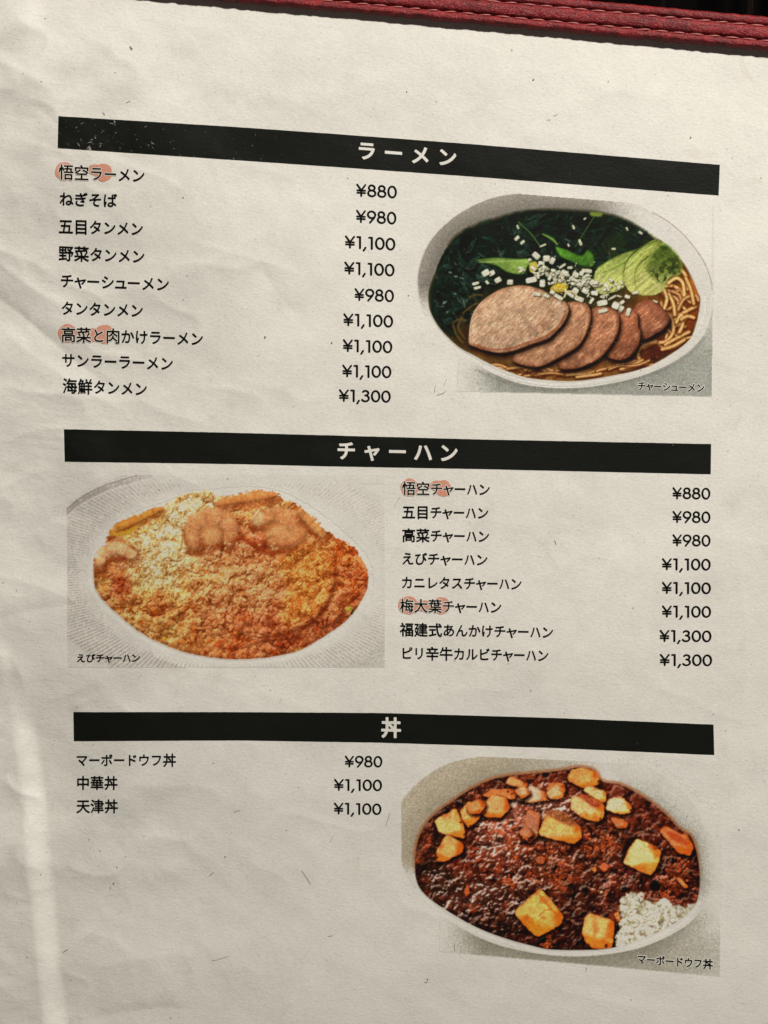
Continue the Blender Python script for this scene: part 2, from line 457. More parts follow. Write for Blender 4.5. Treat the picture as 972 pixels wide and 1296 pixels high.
        inner_lip = np.exp(-((wob - 6) / 2.2)**2) * np.clip(.2 - g, 0, 1) * np.clip((f2 - .45) * 6, 0, 1)
        cc = cc * (1 - inner_lip[..., None] * .45) + np.array(hi, float) * inner_lip[..., None] * .45
        c.mix(w_, np.clip(0.5 + sd_ / 1.3, 0, 1), np.clip(cc, 0, 250))
    slice_([(806, 384), (822, 379), (834, 386), (843, 395), (848, 403), (842, 415), (828, 424), (812, 431), (802, 420), (800, 400)], (152, 98, 72), (106, 60, 40), 1, 60)
    slice_([(778, 396), (794, 390), (806, 396), (808, 412), (811, 424), (806, 442), (792, 455), (776, 455), (764, 446), (768, 420)], (156, 100, 72), (106, 60, 40), 2, 60)
    slice_([(744, 396), (762, 388), (780, 394), (784, 410), (778, 430), (762, 451), (744, 462), (722, 468), (706, 464), (712, 440)], (168, 116, 86), (114, 66, 42), 3, 70)
    slice_([(706, 392), (722, 382), (742, 384), (748, 400), (743, 420), (732, 438), (710, 452), (684, 464), (664, 463), (648, 454), (664, 430)], (178, 132, 100), (120, 74, 48), 4, 90)
    slice_([(593, 434), (594, 416), (597, 400), (605, 386), (619, 374), (636, 365), (660, 361), (684, 366), (702, 376), (716, 382), (720, 392), (716, 405),
            (705, 419), (692, 430), (674, 436), (652, 444), (634, 447), (615, 444), (601, 439)], (182, 148, 118), (134, 88, 60), 5, 330, hi=(216, 194, 172))
    c.grain(640, 396, 30, 22, -.4, (196, 164, 134), alpha=.4, soft=1.0, rim=0, shade=.1)
    c.grain(688, 410, 20, 12, -.6, (150, 92, 62), alpha=.35, soft=1.0, rim=0, shade=.1)
    c.stroke([(595, 433), (595, 414), (600, 396), (610, 382)], 1.2, (214, 190, 164), alpha=.7)
    c.stroke([(600, 436), (620, 442), (645, 441), (672, 432), (694, 424), (710, 408), (716, 394)], 3, (140, 80, 50), alpha=.6)
    c.stroke([(672, 432), (690, 422), (704, 412), (714, 396)], 2.5, (216, 170, 128), alpha=.5, taper=True)
    c.stroke([(736, 430), (742, 412), (743, 396)], 3, (206, 158, 120), alpha=.55, taper=True)
    c.stroke([(770, 428), (778, 412), (776, 400)], 3, (206, 150, 112), alpha=.6, taper=True)
    # yellow and dark leaf piece in the middle
    c.poly([(696, 366), (704, 357), (714, 350), (720, 358), (716, 368), (705, 370)], (196, 168, 64), 1.2, edge=(150, 118, 40), edge_w=2, light=(0, -1, .2))
    c.poly([(714, 350), (722, 350), (729, 355), (728, 362), (720, 362)], (24, 36, 18), 1.2)
    c.poly([(670, 334), (678, 331), (681, 340), (672, 345)], (176, 164, 78), 1.2)
    # chopped white leek
    def leek(x, y, L, wd, an, v=0):
        ca, sa = math.cos(an), math.sin(an)
        q = [(-L / 2, -wd / 2), (L / 2, -wd / 2), (L / 2, wd / 2), (-L / 2, wd / 2)]
        q = [(x + a_ * ca - b_ * sa + R.uniform(-.4, .4), y + a_ * sa + b_ * ca + R.uniform(-.4, .4)) for a_, b_ in q]
        c.poly([(a_ + .8, b_ + 1.3) for a_, b_ in q], (40, 34, 24), 1.6, smooth=False, alpha=.6)
        c.poly(q, (218 + v, 214 + v, 192 + v), 1.3, smooth='cham', light=(0, -1, .14), edge=(180 + v, 176 + v, 142 + v), edge_w=1.8, alpha=.95, noise=(2.5, .14, int(x)))
        c.stroke([(x - L * .4 * ca, y - L * .4 * sa), (x + L * .4 * ca, y + L * .4 * sa)], .7, (168, 162, 130), alpha=.6)
    small = [(318, 147, 13, 6, -.7), (332, 158, 11, 5, -.8), (385, 166, 14, 4, -.45), (483, 158, 14, 5, 1.2), (465, 118, 9, 4, 1.2), (605, 123, 9, 4, 1.1),
             (640, 133, 9, 4, .6), (570, 175, 9, 4, 0), (320, 118, 9, 3, 1.2), (452, 165, 7, 3, 1), (495, 96, 6, 3, -.6)]
    for x, y, L, wd, an in small:
        leek(500 + x / 2.06, 230 + y / 2.06, L / 1.7, wd / 1.4, an, 0)
    big = [(236, 238, 15, 11, -.75), (252, 238, 14, 9, -.6), (268, 256, 15, 11, -.7), (210, 265, 14, 6, -.1), (215, 276, 14, 5, -.25), (300, 262, 15, 10, .1),
           (240, 262, 8, 6, .9), (368, 193, 16, 12, .5), (395, 200, 15, 12, .1), (410, 206, 10, 15, .3), (374, 241, 18, 8, .05), (355, 256, 20, 9, .1), (384, 265, 12, 14, .3),
           (412, 246, 16, 10, .5), (436, 220, 18, 6, -.6), (442, 238, 15, 9, .4), (456, 224, 11, 6, .3), (471, 242, 15, 11, .1), (500, 232, 22, 8, .1), (497, 250, 14, 14, .8),
           (512, 262, 16, 11, .4), (482, 268, 14, 11, -.4), (496, 284, 16, 12, .2), (470, 284, 14, 10, .5), (520, 290, 14, 8, .2), (455, 292, 24, 8, .5), (425, 300, 24, 7, .3),
           (395, 298, 14, 6, .4), (370, 293, 16, 7, .05), (410, 288, 12, 8, .2), (540, 316, 20, 12, -.25), (542, 336, 18, 7, -.3), (512, 310, 16, 6, -.8), (575, 322, 16, 12, .5),
           (588, 330, 14, 12, .7), (608, 340, 9, 16, .25), (606, 300, 13, 7, .5), (566, 302, 18, 5, -.4), (548, 296, 16, 5, -.2), (480, 306, 18, 8, .2), (592, 314, 12, 7, -.3),
           (678, 312, 12, 4, .5), (460, 262, 10, 7, 1.0), (486, 240, 10, 9, .1), (430, 258, 8, 7, .2)]
    R.shuffle(big)
    for x, y, L, wd, an in big:
        leek(500 + x / 2.06, 230 + y / 2.06, L / R.uniform(1.4, 1.9), wd / R.uniform(1.3, 1.8), an + R.uniform(-.3, .3), R.uniform(-16, 20))
    for k in range(75):
        x = R.choice([R.gauss(712, 20), R.gauss(740, 18), R.gauss(770, 13), R.gauss(690, 16)]); y = 352 + (x - 715) * .22 + R.gauss(0, 7)
        leek(x, y, R.uniform(3, 8), R.uniform(2.2, 5), R.uniform(-1.2, 1.2), R.uniform(-22, 18))
    c.stroke([(714, 376), (718, 369), (726, 370), (731, 377)], 2.5, (206, 194, 156), edge=(150, 128, 84), alpha=.9)
    for k in range(70):
        x = 500 + R.gauss(480, 55) / 2.06; y = 230 + R.gauss(262, 26) / 2.06
        c.grain(x, y, R.uniform(.8, 2), R.uniform(.6, 1.2), R.uniform(0, 3), (216, 210, 188), alpha=.7)
    for k in range(120):   # oil glints
        x = R.uniform(700, 845); y = R.uniform(385, 462)
        c.grain(x, y, R.uniform(.5, 1.1), R.uniform(.4, .8), R.uniform(0, 3), (226, 184, 150), alpha=R.uniform(.1, .45))
    return c


# ------------------------------------------------------------------ picture 2: fried rice with prawns
def paint_fried_rice(s):
    c = Canvas(82, 597, 490, 849, s)
    R = random.Random(5)
    X, Y = c.X, c.Y
    w = (slice(0, c.H), slice(0, c.W))
    # ribbed plate
    cx, cy = 292, 728.0
    A, B = 250.0, 152.0
    th = np.arctan2((Y - cy) / B, (X - cx) / A)
    rr = np.hypot((X - cx) / A, (Y - cy) / B)
    inside = (X > 85 + (Y - 640) * 0.005) & (X < 487) & (Y > 601 - (X - 200) * 0.003) & (Y < 844.5)
    left = np.clip((250 - X) / 130, 0, 1)
    fade = np.clip(0.30 + 0.7 * left, 0, 1)
    fade = fade * np.clip((rr < 1.0) + 0.0, 0, 1)
    tone = np.clip((rr - 0.70) / 0.25, 0, 1)
    fade = np.maximum(fade, np.clip((Y - 720) / 60, 0, 1) * 0.85 * tone)
    c.mix(w, fade * inside * 0.55, (190, 181, 167))
    ribs = 0.5 + 0.5 * np.sin(th * 236 + 1.3 * smooth_noise(c.W, c.H, 40, 6))
    band = np.clip((rr - 0.745) / 0.05, 0, 1) * np.clip((0.985 - rr) / 0.03, 0, 1)
    ra = (ribs**1.6) * band * inside * (0.26 + 0.3 * np.clip((Y - 760) / 60, 0, 1) + 0.26 * left)
    ra *= 0.62 * (0.6 + 0.8 * smooth_noise(c.W, c.H, 12, 9))
    c.mix(w, np.clip(ra, 0, 1), (134, 123, 112))
    # rim line, upper left
    arc = [(80, 650), (102, 631), (134, 615), (166, 605), (196, 596)]
    c.stroke([(x, y + 3) for x, y in arc], 7.0, (170, 160, 148), alpha=.6, feather=4, taper=False)
    c.stroke([(x, y + 3) for x, y in arc[:3]], 5.0, (150, 140, 128), alpha=.4, feather=4)
    c.stroke([(x, y - 1) for x, y in arc], 1.2, (134, 124, 113), alpha=.8)
    c.stroke([(x + 1, y + 7.5) for x, y in arc], 1.4, (216, 209, 197), alpha=.8)
    c.poly([(440, 846), (488, 812), (490, 850)], (170, 163, 150), 10, alpha=.5, smooth=False)
    a2 = np.clip((X - 150) / 60, 0, 1) * (Y < 612)
    c.mix(w, a2 * .8, c.paper * .985)
    c.rgb[~inside] = c.paper
    well = [(112, 738), (116, 704), (130, 676), (165, 648), (205, 634), (260, 620), (330, 616), (380, 632), (430, 668), (466, 705), (473, 740),
            (463, 768), (442, 792), (412, 812), (378, 829), (338, 838), (290, 840), (243, 834), (210, 824), (176, 808), (149, 787), (125, 762)]
    c.poly(well, (216, 209, 193), 6, alpha=.8)
    food = [(118, 738), (120, 706), (134, 683), (139, 669), (166, 653), (203, 641), (231, 625), (259, 620), (278, 628), (301, 624), (328, 619),
            (349, 624), (358, 631), (379, 639), (402, 660), (426, 678), (449, 692), (463, 715), (467, 738), (458, 761), (440, 785), (412, 805),
            (379, 824), (338, 833), (291, 835), (245, 829), (213, 819), (180, 803), (153, 782), (129, 759)]
    fp = curve_points(food, 4)
    sd = c.sd_poly(fp, w)
    base = c.field([(130, 740, (186, 140, 74)), (150, 700, (208, 146, 94)), (160, 665, (206, 150, 62)), (190, 650, (214, 156, 70)), (150, 740, (150, 70, 32)), (215, 700, (226, 204, 136)),
                    (235, 645, (222, 198, 128)), (200, 680, (228, 208, 144)), (250, 630, (222, 192, 116)), (185, 740, (218, 182, 98)), (170, 780, (196, 150, 78)),
                    (220, 750, (216, 172, 92)), (200, 765, (176, 104, 46)), (230, 790, (198, 142, 72)), (260, 740, (204, 150, 84)), (290, 740, (196, 136, 82)), (270, 780, (186, 122, 66)),
                    (320, 740, (198, 134, 84)), (310, 780, (184, 112, 62)), (350, 770, (184, 108, 58)), (380, 720, (206, 134, 66)), (400, 750, (206, 130, 62)), (370, 695, (208, 140, 72)),
                    (430, 700, (198, 112, 48)), (450, 730, (186, 104, 50)), (440, 770, (164, 96, 46)), (410, 795, (146, 78, 38)), (360, 815, (150, 80, 38)), (300, 820, (170, 94, 44)),
                    (250, 815, (186, 122, 60)), (215, 805, (190, 146, 74)), (330, 690, (176, 92, 48)), (300, 700, (188, 124, 76)), (400, 670, (204, 140, 72)), (320, 640, (208, 140, 72)), (340, 650, (214, 172, 100)),
                    (268, 669, (206, 140, 90)), (245, 690, (214, 176, 108))])
    base = base * np.array((1.0, .945, 1.0)) + np.array((3, 3, 7))
    dark = base * np.array((0.62, 0.48, 0.40))
    c.mix(w, np.clip(0.5 + sd / 3, 0, 1), dark)
    keep = c.rgb.copy()
    def inside_food(x, y, m=0.0):
        return c.at(sd, x, y) > m
    fieldn = smooth_noise(c.W, c.H, 16, 31, 3)
    def rice(n, x0, x1, y0, y1, cond=lambda x, y: True, sz=(2.2, 3.9), lum=1.0, varia=.16, gap=.35):
        pts = [(R.uniform(x0, x1), R.uniform(y0, y1)) for _ in range(n)]
        pts.sort(key=lambda p: p[1] + R.uniform(-6, 6))
        for x, y in pts:
            if not inside_food(x, y, 1.0) or not cond(x, y): continue
            f = c.at(fieldn, x, y)
            if f < gap and R.random() < .75: continue
            v = (1 + R.uniform(-varia, varia)) * (0.80 + 0.45 * (f - .3)) * lum
            col = c.at(base, x, y) * v * 1.06
            if R.random() < .10: col = col * np.array((1.04, .8, .62))
            if R.random() < .12: col = col * np.array((1.05, 1.08, 1.1))
            L = R.uniform(*sz)
            c.grain(x, y, L, L * R.uniform(.48, .7), R.uniform(0, 3.14), col, shade=.3, rim=.5, soft=.3)
    mound = [(163, 690), (180, 668), (203, 650), (228, 632), (252, 622), (270, 634), (262, 650), (240, 660), (230, 680), (236, 710), (228, 740), (196, 748), (170, 738)]
    sm = c.sd_poly(curve_points(mound, 4), w)
    om = [(368, 694), (392, 686), (412, 690), (420, 712), (419, 738), (408, 764), (388, 785), (364, 792), (352, 778), (362, 748), (356, 716)]
    so = c.sd_poly(curve_points(om, 4), w)
    cm = [(282, 700), (300, 690), (322, 694), (346, 704), (356, 730), (350, 760), (330, 775), (300, 770), (270, 758), (262, 735), (274, 715)]
    sc_ = c.sd_poly(curve_points(cm, 4), w)
    # clumps first, then every grain sits on the clump below it
    macro = []
    for k in range(560):
        x = R.uniform(112, 472); y = R.uniform(618, 838)
        r = R.uniform(5, 11)
        macro.append((x, y, r, r * R.uniform(.6, .95), R.uniform(0, 3), R.uniform(0, 5), 1))
    Hm0, _ = c.relief(macro)
    Hm0 = blur(Hm0, 2)
    pts = []
    for k in range(7600):
        x = R.uniform(112, 472); y = R.uniform(616, 838)
        if not inside_food(x, y, 0.5): continue
        fine = c.at(so, x, y) > 0
        pale = c.at(sm, x, y) > 0
        L = R.uniform(1.4, 2.6) if fine else (R.uniform(1.8, 3.4) if pale else R.uniform(2.4, 4.6) * (1.25 if y > 780 or x < 200 else 1))
        hz = c.at(Hm0, x, y) + (5 if fine or pale else 0)
        pts.append((x, y, L, L * R.uniform(.5, .75), R.uniform(0, 3.14), hz + R.uniform(0, 2.2), R.uniform(.80, 1.17)))
    Hm, V = c.relief(pts)
    Hm = c.warp(Hm, 3.5, 6, 71); V = c.warp(V, 3.5, 6, 71)
    lit, spec = c.lit_relief(Hm, .15, .055, 0, lim=(.36, 1.3))
    lit = 1 + (lit - 1) * np.where((sm > 0) | (so > 0), .62, 1.0)
    lit = lit * .95
    wide = blur(Hm0, 6); gyy, gxx = np.gradient(wide)
    lit = lit * (1 + 0.24 * np.tanh((gyy * .9 + gxx * .4) * 1.6))
    tone = smooth_noise(c.W, c.H, 13, 52, 3)[..., None]
    warm = base * np.array((1.04, .86, .62)); cool = base * np.array((1.05, 1.1, 1.14))
    colr = base * (1 - np.clip((tone - .52) * 5, 0, 1)) + cool * np.clip((tone - .52) * 5, 0, 1)
    tone2 = smooth_noise(c.W, c.H, 9, 53, 2)[..., None]
    k2 = np.clip((tone2 - .58) * 6, 0, 1) * .8
    colr = colr * (1 - k2) + warm * k2
    k3 = (np.clip(0.5 + sm / 16, 0, 1) * .75)[..., None]
    colr = colr * (1 - k3) + np.array((228, 203, 146.0)) * k3
    k4 = (np.clip(0.5 + so / 9, 0, 1) * .75)[..., None]
    colr = colr * (1 - k4) + np.array((212, 138, 68.0)) * k4
    k5 = (np.clip(0.5 + sc_ / 9, 0, 1) * .6)[..., None]
    colr = colr * (1 - k5) + np.array((204, 142, 88.0)) * k5
    mid = smooth_noise(c.W, c.H, 26, 95, 3) - .5
    LV = np.clip(lit * V * (1.05 + .5 * mid), .2, 1.22)
    food_rgb = np.stack([colr[..., 0] * LV**.72, colr[..., 1] * LV**1.1, colr[..., 2] * LV**1.45], -1)
    tr = smooth_noise(c.W, c.H, 4, 91, 2)[..., None]
    food_rgb = food_rgb * (.92 + .16 * tr)
    shine = np.clip((LV - 1.02) * 3, 0, 1)[..., None] * .28
    food_rgb = np.clip(food_rgb * (1 - shine) + np.array((244, 214, 158.0)) * shine, 0, 250)
    # low light shade in the deep places turns red brown
    lowk = np.clip((0.66 - lit) * 2.2, 0, 1)[..., None]
    food_rgb = food_rgb * (1 - lowk * .55) + np.array((112, 54, 24.0)) * lowk * .55
    c.mix(w, np.clip(0.5 + sd / 2, 0, 1), food_rgb)
    for k in range(1100):    # single grains that stand out
        x = R.uniform(116, 468); y = R.uniform(640, 834)
        if not inside_food(x, y, 3) or c.at(so, x, y) > -2: continue
        if (abs(x - 268) < 32 and abs(y - 672) < 24) or (abs(x - 355) < 34 and abs(y - 670) < 22): continue
        if c.at(fieldn, x, y) < .46: continue
        L = R.uniform(2.6, 4.6) * (1.15 if y > 770 else 1); an = R.uniform(0, 3.14)
        col = c.at(c.rgb, x, y) * .35 + c.at(base, x, y) * .72 + np.array((8, 10, 8))
        c.grain(x + .7, y + 1.1, L * 1.05, L * .52, an, np.array(col) * (.62, .5, .42), alpha=.55, shade=0, rim=0, soft=.5)
        c.grain(x, y, L, L * .45, an, np.clip(np.array(col) * R.uniform(.95, 1.2), 0, 245), shade=.22, rim=.35, soft=.35, alpha=.9)
    for k in range(150):     # shreds of egg
        x = R.uniform(120, 465); y = R.uniform(640, 832)
        if not inside_food(x, y, 4) or c.at(so, x, y) > 0: continue
        L = R.uniform(4, 11); an = R.uniform(-.9, .9)
        col = (216, 122, 52) if R.random() < .6 else (220, 174, 80)
        c.stroke([(x, y), (x + L * .5 * math.cos(an), y + L * .5 * math.sin(an) + R.uniform(-2, 2)), (x + L * math.cos(an), y + L * math.sin(an))], R.uniform(1.2, 3.4),
                 col, edge=tuple(v * .8 for v in col), alpha=.6, taper=True, n=3, feather=1.4)
    c.stroke([(424, 700), (424, 735), (413, 766), (392, 790), (362, 800), (336, 806)], 6, (96, 42, 18), alpha=.7, feather=6, taper=True)
    for k in range(16):
        x = R.uniform(366, 380); y = R.uniform(740, 775)
        c.stroke([(x, y), (x + R.uniform(-3, 4), y + R.uniform(8, 16))], 1.3, (216, 106, 40), alpha=.7, taper=True)
    # prawns: thick curled bodies half sunk in the rice
    def prawn(path, width, col, seed, alpha=.9):
        c.stroke([(x + 1, y + 4) for x, y in path], width + 3, (124, 58, 26), alpha=.55, feather=7)
        P_ = curve_points(path, 8, closed=False); m = width
        w_ = c.win(P_[:, 0].min() - m, P_[:, 1].min() - m, P_[:, 0].max() + m, P_[:, 1].max() + m)
        XX, YY = X[w_], Y[w_]
        d2 = np.full(XX.shape, 1e9); tt = np.zeros(XX.shape); side = np.zeros(XX.shape)
        for i in range(len(P_) - 1):
            ax, ay = P_[i]; bx, by = P_[i + 1]; dx, dy = bx - ax, by - ay; L = dx * dx + dy * dy + 1e-9
            t = np.clip(((XX - ax) * dx + (YY - ay) * dy) / L, 0, 1)
            q = (XX - ax - t * dx)**2 + (YY - ay - t * dy)**2
            n_ = q < d2
            tt = np.where(n_, (i + t) / (len(P_) - 1), tt); side = np.where(n_, (YY - ay - t * dy) * .85 + (XX - ax - t * dx) * .4, side); d2 = np.minimum(d2, q)
        d = np.sqrt(d2); h = width / 2 * (.55 + .45 * np.sin(np.pi * np.clip(tt * .9 + .05, 0, 1))) + 1.5 * (smooth_noise(d.shape[1], d.shape[0], 8, seed, 2) - .5)
        k_ = np.clip(d / h, 0, 1)
        lit_ = 1.06 - .30 * k_**3 - .20 * np.clip(side / h, -1, 1)
        seg = .5 + .5 * np.cos(tt * 30)
        lit_ = lit_ - .10 * (seg > .86) * (k_ < .95)
        tex = 1 + .30 * (smooth_noise(d.shape[1], d.shape[0], 5, seed + 1, 3) - .5)
        cc = np.array(col, float) * (lit_ * tex)[..., None]
        red = np.clip(np.sin(tt * 15 + 1) * .5, 0, 1)[..., None] * .3
        cc = cc * (1 - red) + np.array((206, 118, 72.0)) * red
        c.mix(w_, np.clip((h - d) / 2.5 + .5, 0, 1) * alpha, np.clip(cc, 0, 250))
    prawn([(280, 637), (300, 631), (325, 628), (350, 624)], 13, (222, 146, 86), 301, .8)
    c.grain(268, 672, 25, 21, 0, (214, 152, 98), alpha=.92, soft=.35, shade=.2)
    prawn([(246, 688), (244, 668), (258, 656), (278, 655), (292, 667), (290, 684)], 24, (228, 166, 114), 302, .6)
    c.grain(268, 674, 19, 16, 0, (222, 160, 106), alpha=.75, soft=.8, shade=.15)
    c.stroke([(246, 684), (256, 690), (276, 690), (290, 682)], 3, (150, 74, 38), alpha=.6, feather=4, taper=True)
    c.grain(354, 670, 28, 20, .1, (214, 152, 98), alpha=.9, soft=.4, shade=.2)
    prawn([(328, 660), (346, 651), (368, 656), (378, 672), (366, 685), (344, 687)], 22, (228, 166, 114), 303, .55)
    c.grain(356, 671, 20, 14, 0, (220, 158, 104), alpha=.75, soft=.8, shade=.15)
    c.stroke([(332, 682), (346, 690), (366, 690), (382, 680)], 3, (150, 74, 38), alpha=.6, feather=4, taper=True)
    prawn([(126, 712), (132, 698), (150, 694), (168, 702)], 19, (232, 176, 126), 304)
    prawn([(384, 652), (398, 662), (408, 676)], 17, (208, 154, 96), 305, .7)
    prawn([(140, 674), (158, 664), (182, 653), (202, 644)], 11, (206, 138, 66), 306)
    c.stroke([(138, 677), (160, 674), (176, 664)], 6, (202, 160, 62), alpha=.8, taper=True, feather=3)
    for k in range(40):  # crumbs on the prawns
        x, y = R.choice([(272, 668), (356, 668), (150, 704)])
        x += R.gauss(0, 15); y += R.gauss(0, 10)
        c.grain(x, y, R.uniform(1.6, 3.2), R.uniform(1.3, 2.2), R.uniform(0, 3), (222, 174, 120), alpha=.45)
    c.poly([(318, 650), (328, 646), (334, 654), (328, 664), (320, 662)], (222, 200, 150), 5, noise=(3, .2, 3), alpha=.6)
    c.stroke([(286, 690), (304, 682), (322, 690), (340, 700), (360, 698)], 6, (150, 66, 30), alpha=.75, feather=4, taper=True)
    c.stroke([(244, 700), (262, 700), (280, 692), (288, 700)], 5, (140, 64, 30), alpha=.6, feather=4, taper=True)
    for k in range(14):
        x = R.uniform(280, 350); y = 690 + R.uniform(-4, 5)
        c.grain(x, y, R.uniform(1.6, 3), R.uniform(1.3, 2.2), R.uniform(0, 3), (226, 190, 134), alpha=.6)
    # deep gaps
    for pts in [[(286, 808), (310, 800), (330, 802)], [(240, 796), (262, 800), (256, 812)], [(405, 800), (428, 782), (446, 766)], [(180, 792), (196, 800), (212, 806)], [(308, 820), (330, 812), (352, 810)],
                [(270, 806), (285, 802)], [(282, 690), (280, 704)], [(196, 760), (206, 772)]]:
        c.stroke(pts, R.uniform(2, 4), (84, 42, 18), alpha=.45, feather=3, taper=True)
    rice(220, 170, 466, 786, 838, sz=(3, 5), lum=1.0, gap=.5)
    c.grain(441, 771, 5.5, 3.2, -.8, (166, 156, 62)); c.grain(446, 775, 2.2, 5, .3, (66, 70, 30)); c.grain(208, 808, 3, 2, .2, (206, 170, 40))
    edge = np.clip(1 - sd / 7, 0, 1) * (Y > 730)
    c.mix(w, edge * np.clip(sd + .5, 0, 1) * .35, (96, 52, 26))
    m = np.clip(0.5 + (sd - .8 + 10 * (smooth_noise(c.W, c.H, 6, 77, 3) - .5) * np.clip((745 - Y) / 40, .12, 1)) / 2.0, 0, 1)[..., None]
    plate = keep.copy()
    plate_mask = np.clip(0.5 + sd / 3, 0, 1)[..., None]
    out_plate = self_plate = np.ones_like(keep) * np.array((214, 207, 192.0))
    keep2 = np.where(plate_mask > 0, out_plate, keep)
    c.rgb = keep2 * (1 - m) + c.rgb * m
    return c


# ------------------------------------------------------------------ picture 3: tofu in red sauce on rice
def paint_tofu_rice(s):
    c = Canvas(504, 952, 914, 1240, s)
    R = random.Random(21)
    X, Y = c.X, c.Y
    w = (slice(0, c.H), slice(0, c.W))
    outer = [(507, 1052), (508, 1017), (531, 989), (566, 967), (612, 957), (682, 950), (760, 952), (830, 975), (876, 1015), (894, 1060), (898, 1100), (896, 1132), (882, 1158),
             (858, 1178), (820, 1196), (786, 1205), (742, 1210), (700, 1209), (660, 1203), (620, 1192), (580, 1172), (548, 1148), (526, 1122), (508, 1090)]
    food = [(525, 1093), (528, 1067), (537, 1046), (550, 1031), (571, 1015), (597, 998), (621, 987), (643, 982), (673, 979), (710, 975), (732, 971), (752, 975), (763, 989),
            (786, 993), (812, 1007), (830, 1020), (847, 1035), (860, 1049), (873, 1057), (880, 1072), (884, 1090), (886, 1112), (884, 1133), (879, 1146), (864, 1161),
            (840, 1176), (808, 1189), (786, 1197), (754, 1202), (700, 1202), (673, 1197), (640, 1188), (608, 1176), (576, 1159), (543, 1137), (528, 1118)]
    so = c.sd_poly(curve_points(outer, 4), w); sd = c.sd_poly(curve_points(food, 4), w)
    # cloth below the bowl
    bottom = 1206.5 + (X - 586) * 0.089
    a = np.clip((X - 556) / 50, 0, 1) * np.clip(0.5 - so / 1.6, 0, 1) * np.clip((Y - 1120 - np.clip((X - 600) / 300, 0, 1) * 30) / 50, 0, 1)
    a *= np.where(Y < bottom, 1, 0) * np.where(X < 911, 1, 0) * np.clip(1.12 - np.clip((X - 820) / 90, 0, 1) * .55, 0, 1)
    c.mix(w, np.clip(a, 0, 1), np.array((164, 158, 140.0)) * (0.95 + .1 * smooth_noise(c.W, c.H, 50, 2)[..., None]))
    sh = np.clip(1 + so / 22, 0, 1) * (so < 0) * (Y < bottom) * np.clip((Y - 1140) / 30, 0, 1) * np.clip((X - 575) / 40, 0, 1)
    c.mix(w, sh * .38, (104, 98, 82))
    # bowl wall: shaded upper left, fading to white at right; soft shade beside the sauce at right
    t = np.clip((X - 640) / 150, 0, 1); t = np.maximum(t, np.clip((Y - 1088) / 24, 0, 1)); t = t * t * (3 - 2 * t)
    wall = np.array((164, 152, 130.0)) * (1 - t[..., None]) + np.array((212, 205, 190.0)) * t[..., None]
    wall *= (0.97 + .13 * np.clip(-sd / 30, 0, 1) * (1 - t))[..., None]
    topy = 957.5 + (X - 612) * 0.045
    ab = np.clip(0.5 + so / 1.4, 0, 1) * (Y > topy) * (X > 508)
    c.mix(w, ab, wall)
    rs = np.exp(-np.clip(-sd, 0, 99) / 11) * (X > 770) * np.clip((X - 770) / 60, 0, 1) * np.clip((1150 - Y) / 30, 0, 1)
    c.mix(w, rs * .62, (120, 112, 94))
    c.stroke([(528, 1126), (548, 1146), (580, 1167), (612, 1181), (645, 1192), (676, 1201), (702, 1205), (754, 1205), (788, 1200), (812, 1192), (845, 1178), (870, 1162), (886, 1142)],
             4.5, (236, 230, 215), alpha=.9, feather=2)
    # food base
    rim = np.clip(1 - np.abs(sd + 1) / 4, 0, 1) * np.clip((1112 - Y) / 40, 0, 1)
    c.mix(w, rim * .7, (160, 92, 52))
    base = c.field([(540, 1080, (52, 34, 22)), (560, 1040, (54, 34, 22)), (600, 1010, (70, 38, 24)), (690, 985, (92, 44, 26)), (800, 1015, (104, 52, 34)), (850, 1060, (100, 46, 30)),
                    (560, 1120, (50, 32, 24)), (600, 1150, (58, 34, 26)), (640, 1100, (88, 42, 26)), (600, 1090, (110, 50, 30)), (700, 1100, (84, 46, 26)), (700, 1120, (120, 60, 34)), (640, 1160, (60, 34, 24)),
                    (740, 1130, (62, 34, 22)), (780, 1110, (96, 46, 30)), (730, 1160, (70, 36, 22)), (850, 1120, (96, 46, 28)), (640, 1060, (108, 58, 40)), (760, 1080, (96, 52, 32)),
                    (700, 1060, (84, 46, 28)), (670, 1030, (128, 76, 54))])
    nz = smooth_noise(c.W, c.H, 14, 40, 4)
    mask = np.clip(0.5 + sd / 1.8, 0, 1)
    bright = c.rgb.copy()
    c.mix(w, mask, base * (0.4 + 0.95 * nz)[..., None])
    fn = smooth_noise(c.W, c.H, 20, 41, 2)
    macro = []
    for k in range(420):
        x = R.uniform(524, 888); y = R.uniform(970, 1204); r = R.uniform(5, 15)
        macro.append((x, y, r, r * R.uniform(.55, .9), R.uniform(0, 3), R.uniform(0, 5), 1))
    Hm0, _ = c.relief(macro); Hm0 = blur(Hm0, 3)
    pts = []
    for k in range(7000):
        x = R.uniform(524, 888); y = R.uniform(970, 1204)
        if c.at(sd, x, y) < .5: continue
        if x > 765 and y < 1058 and x - 765 > (y - 1000) * .6 and R.random() < .8: continue
        L = R.choice([R.uniform(1.3, 2.8), R.uniform(2.0, 5.4)])
        v = R.uniform(.7, 1.35)
        if R.random() < .10: v = .35
        pts.append((x, y, L, L * R.uniform(.5, .9), R.uniform(0, 3), c.at(Hm0, x, y) + R.uniform(0, 2.5), v))
    Hm, V = c.relief(pts)
    Hm = np.maximum(Hm, Hm0)
    Hm = c.warp(Hm, 6, 7, 81); V = c.warp(V, 6, 7, 81)
    lit, spec = c.lit_relief(Hm, .27, .08, 1, lim=(.34, 1.75))
    tone = smooth_noise(c.W, c.H, 16, 62, 3)[..., None]
    kk = np.clip((tone - .46) * 4, 0, 1)
    colr = base * 1.12 * (1 - kk * .55) + np.array((168, 80, 46.0)) * kk * .55
    kd = np.clip((smooth_noise(c.W, c.H, 11, 63, 3)[..., None] - .55) * 6, 0, 1) * .7
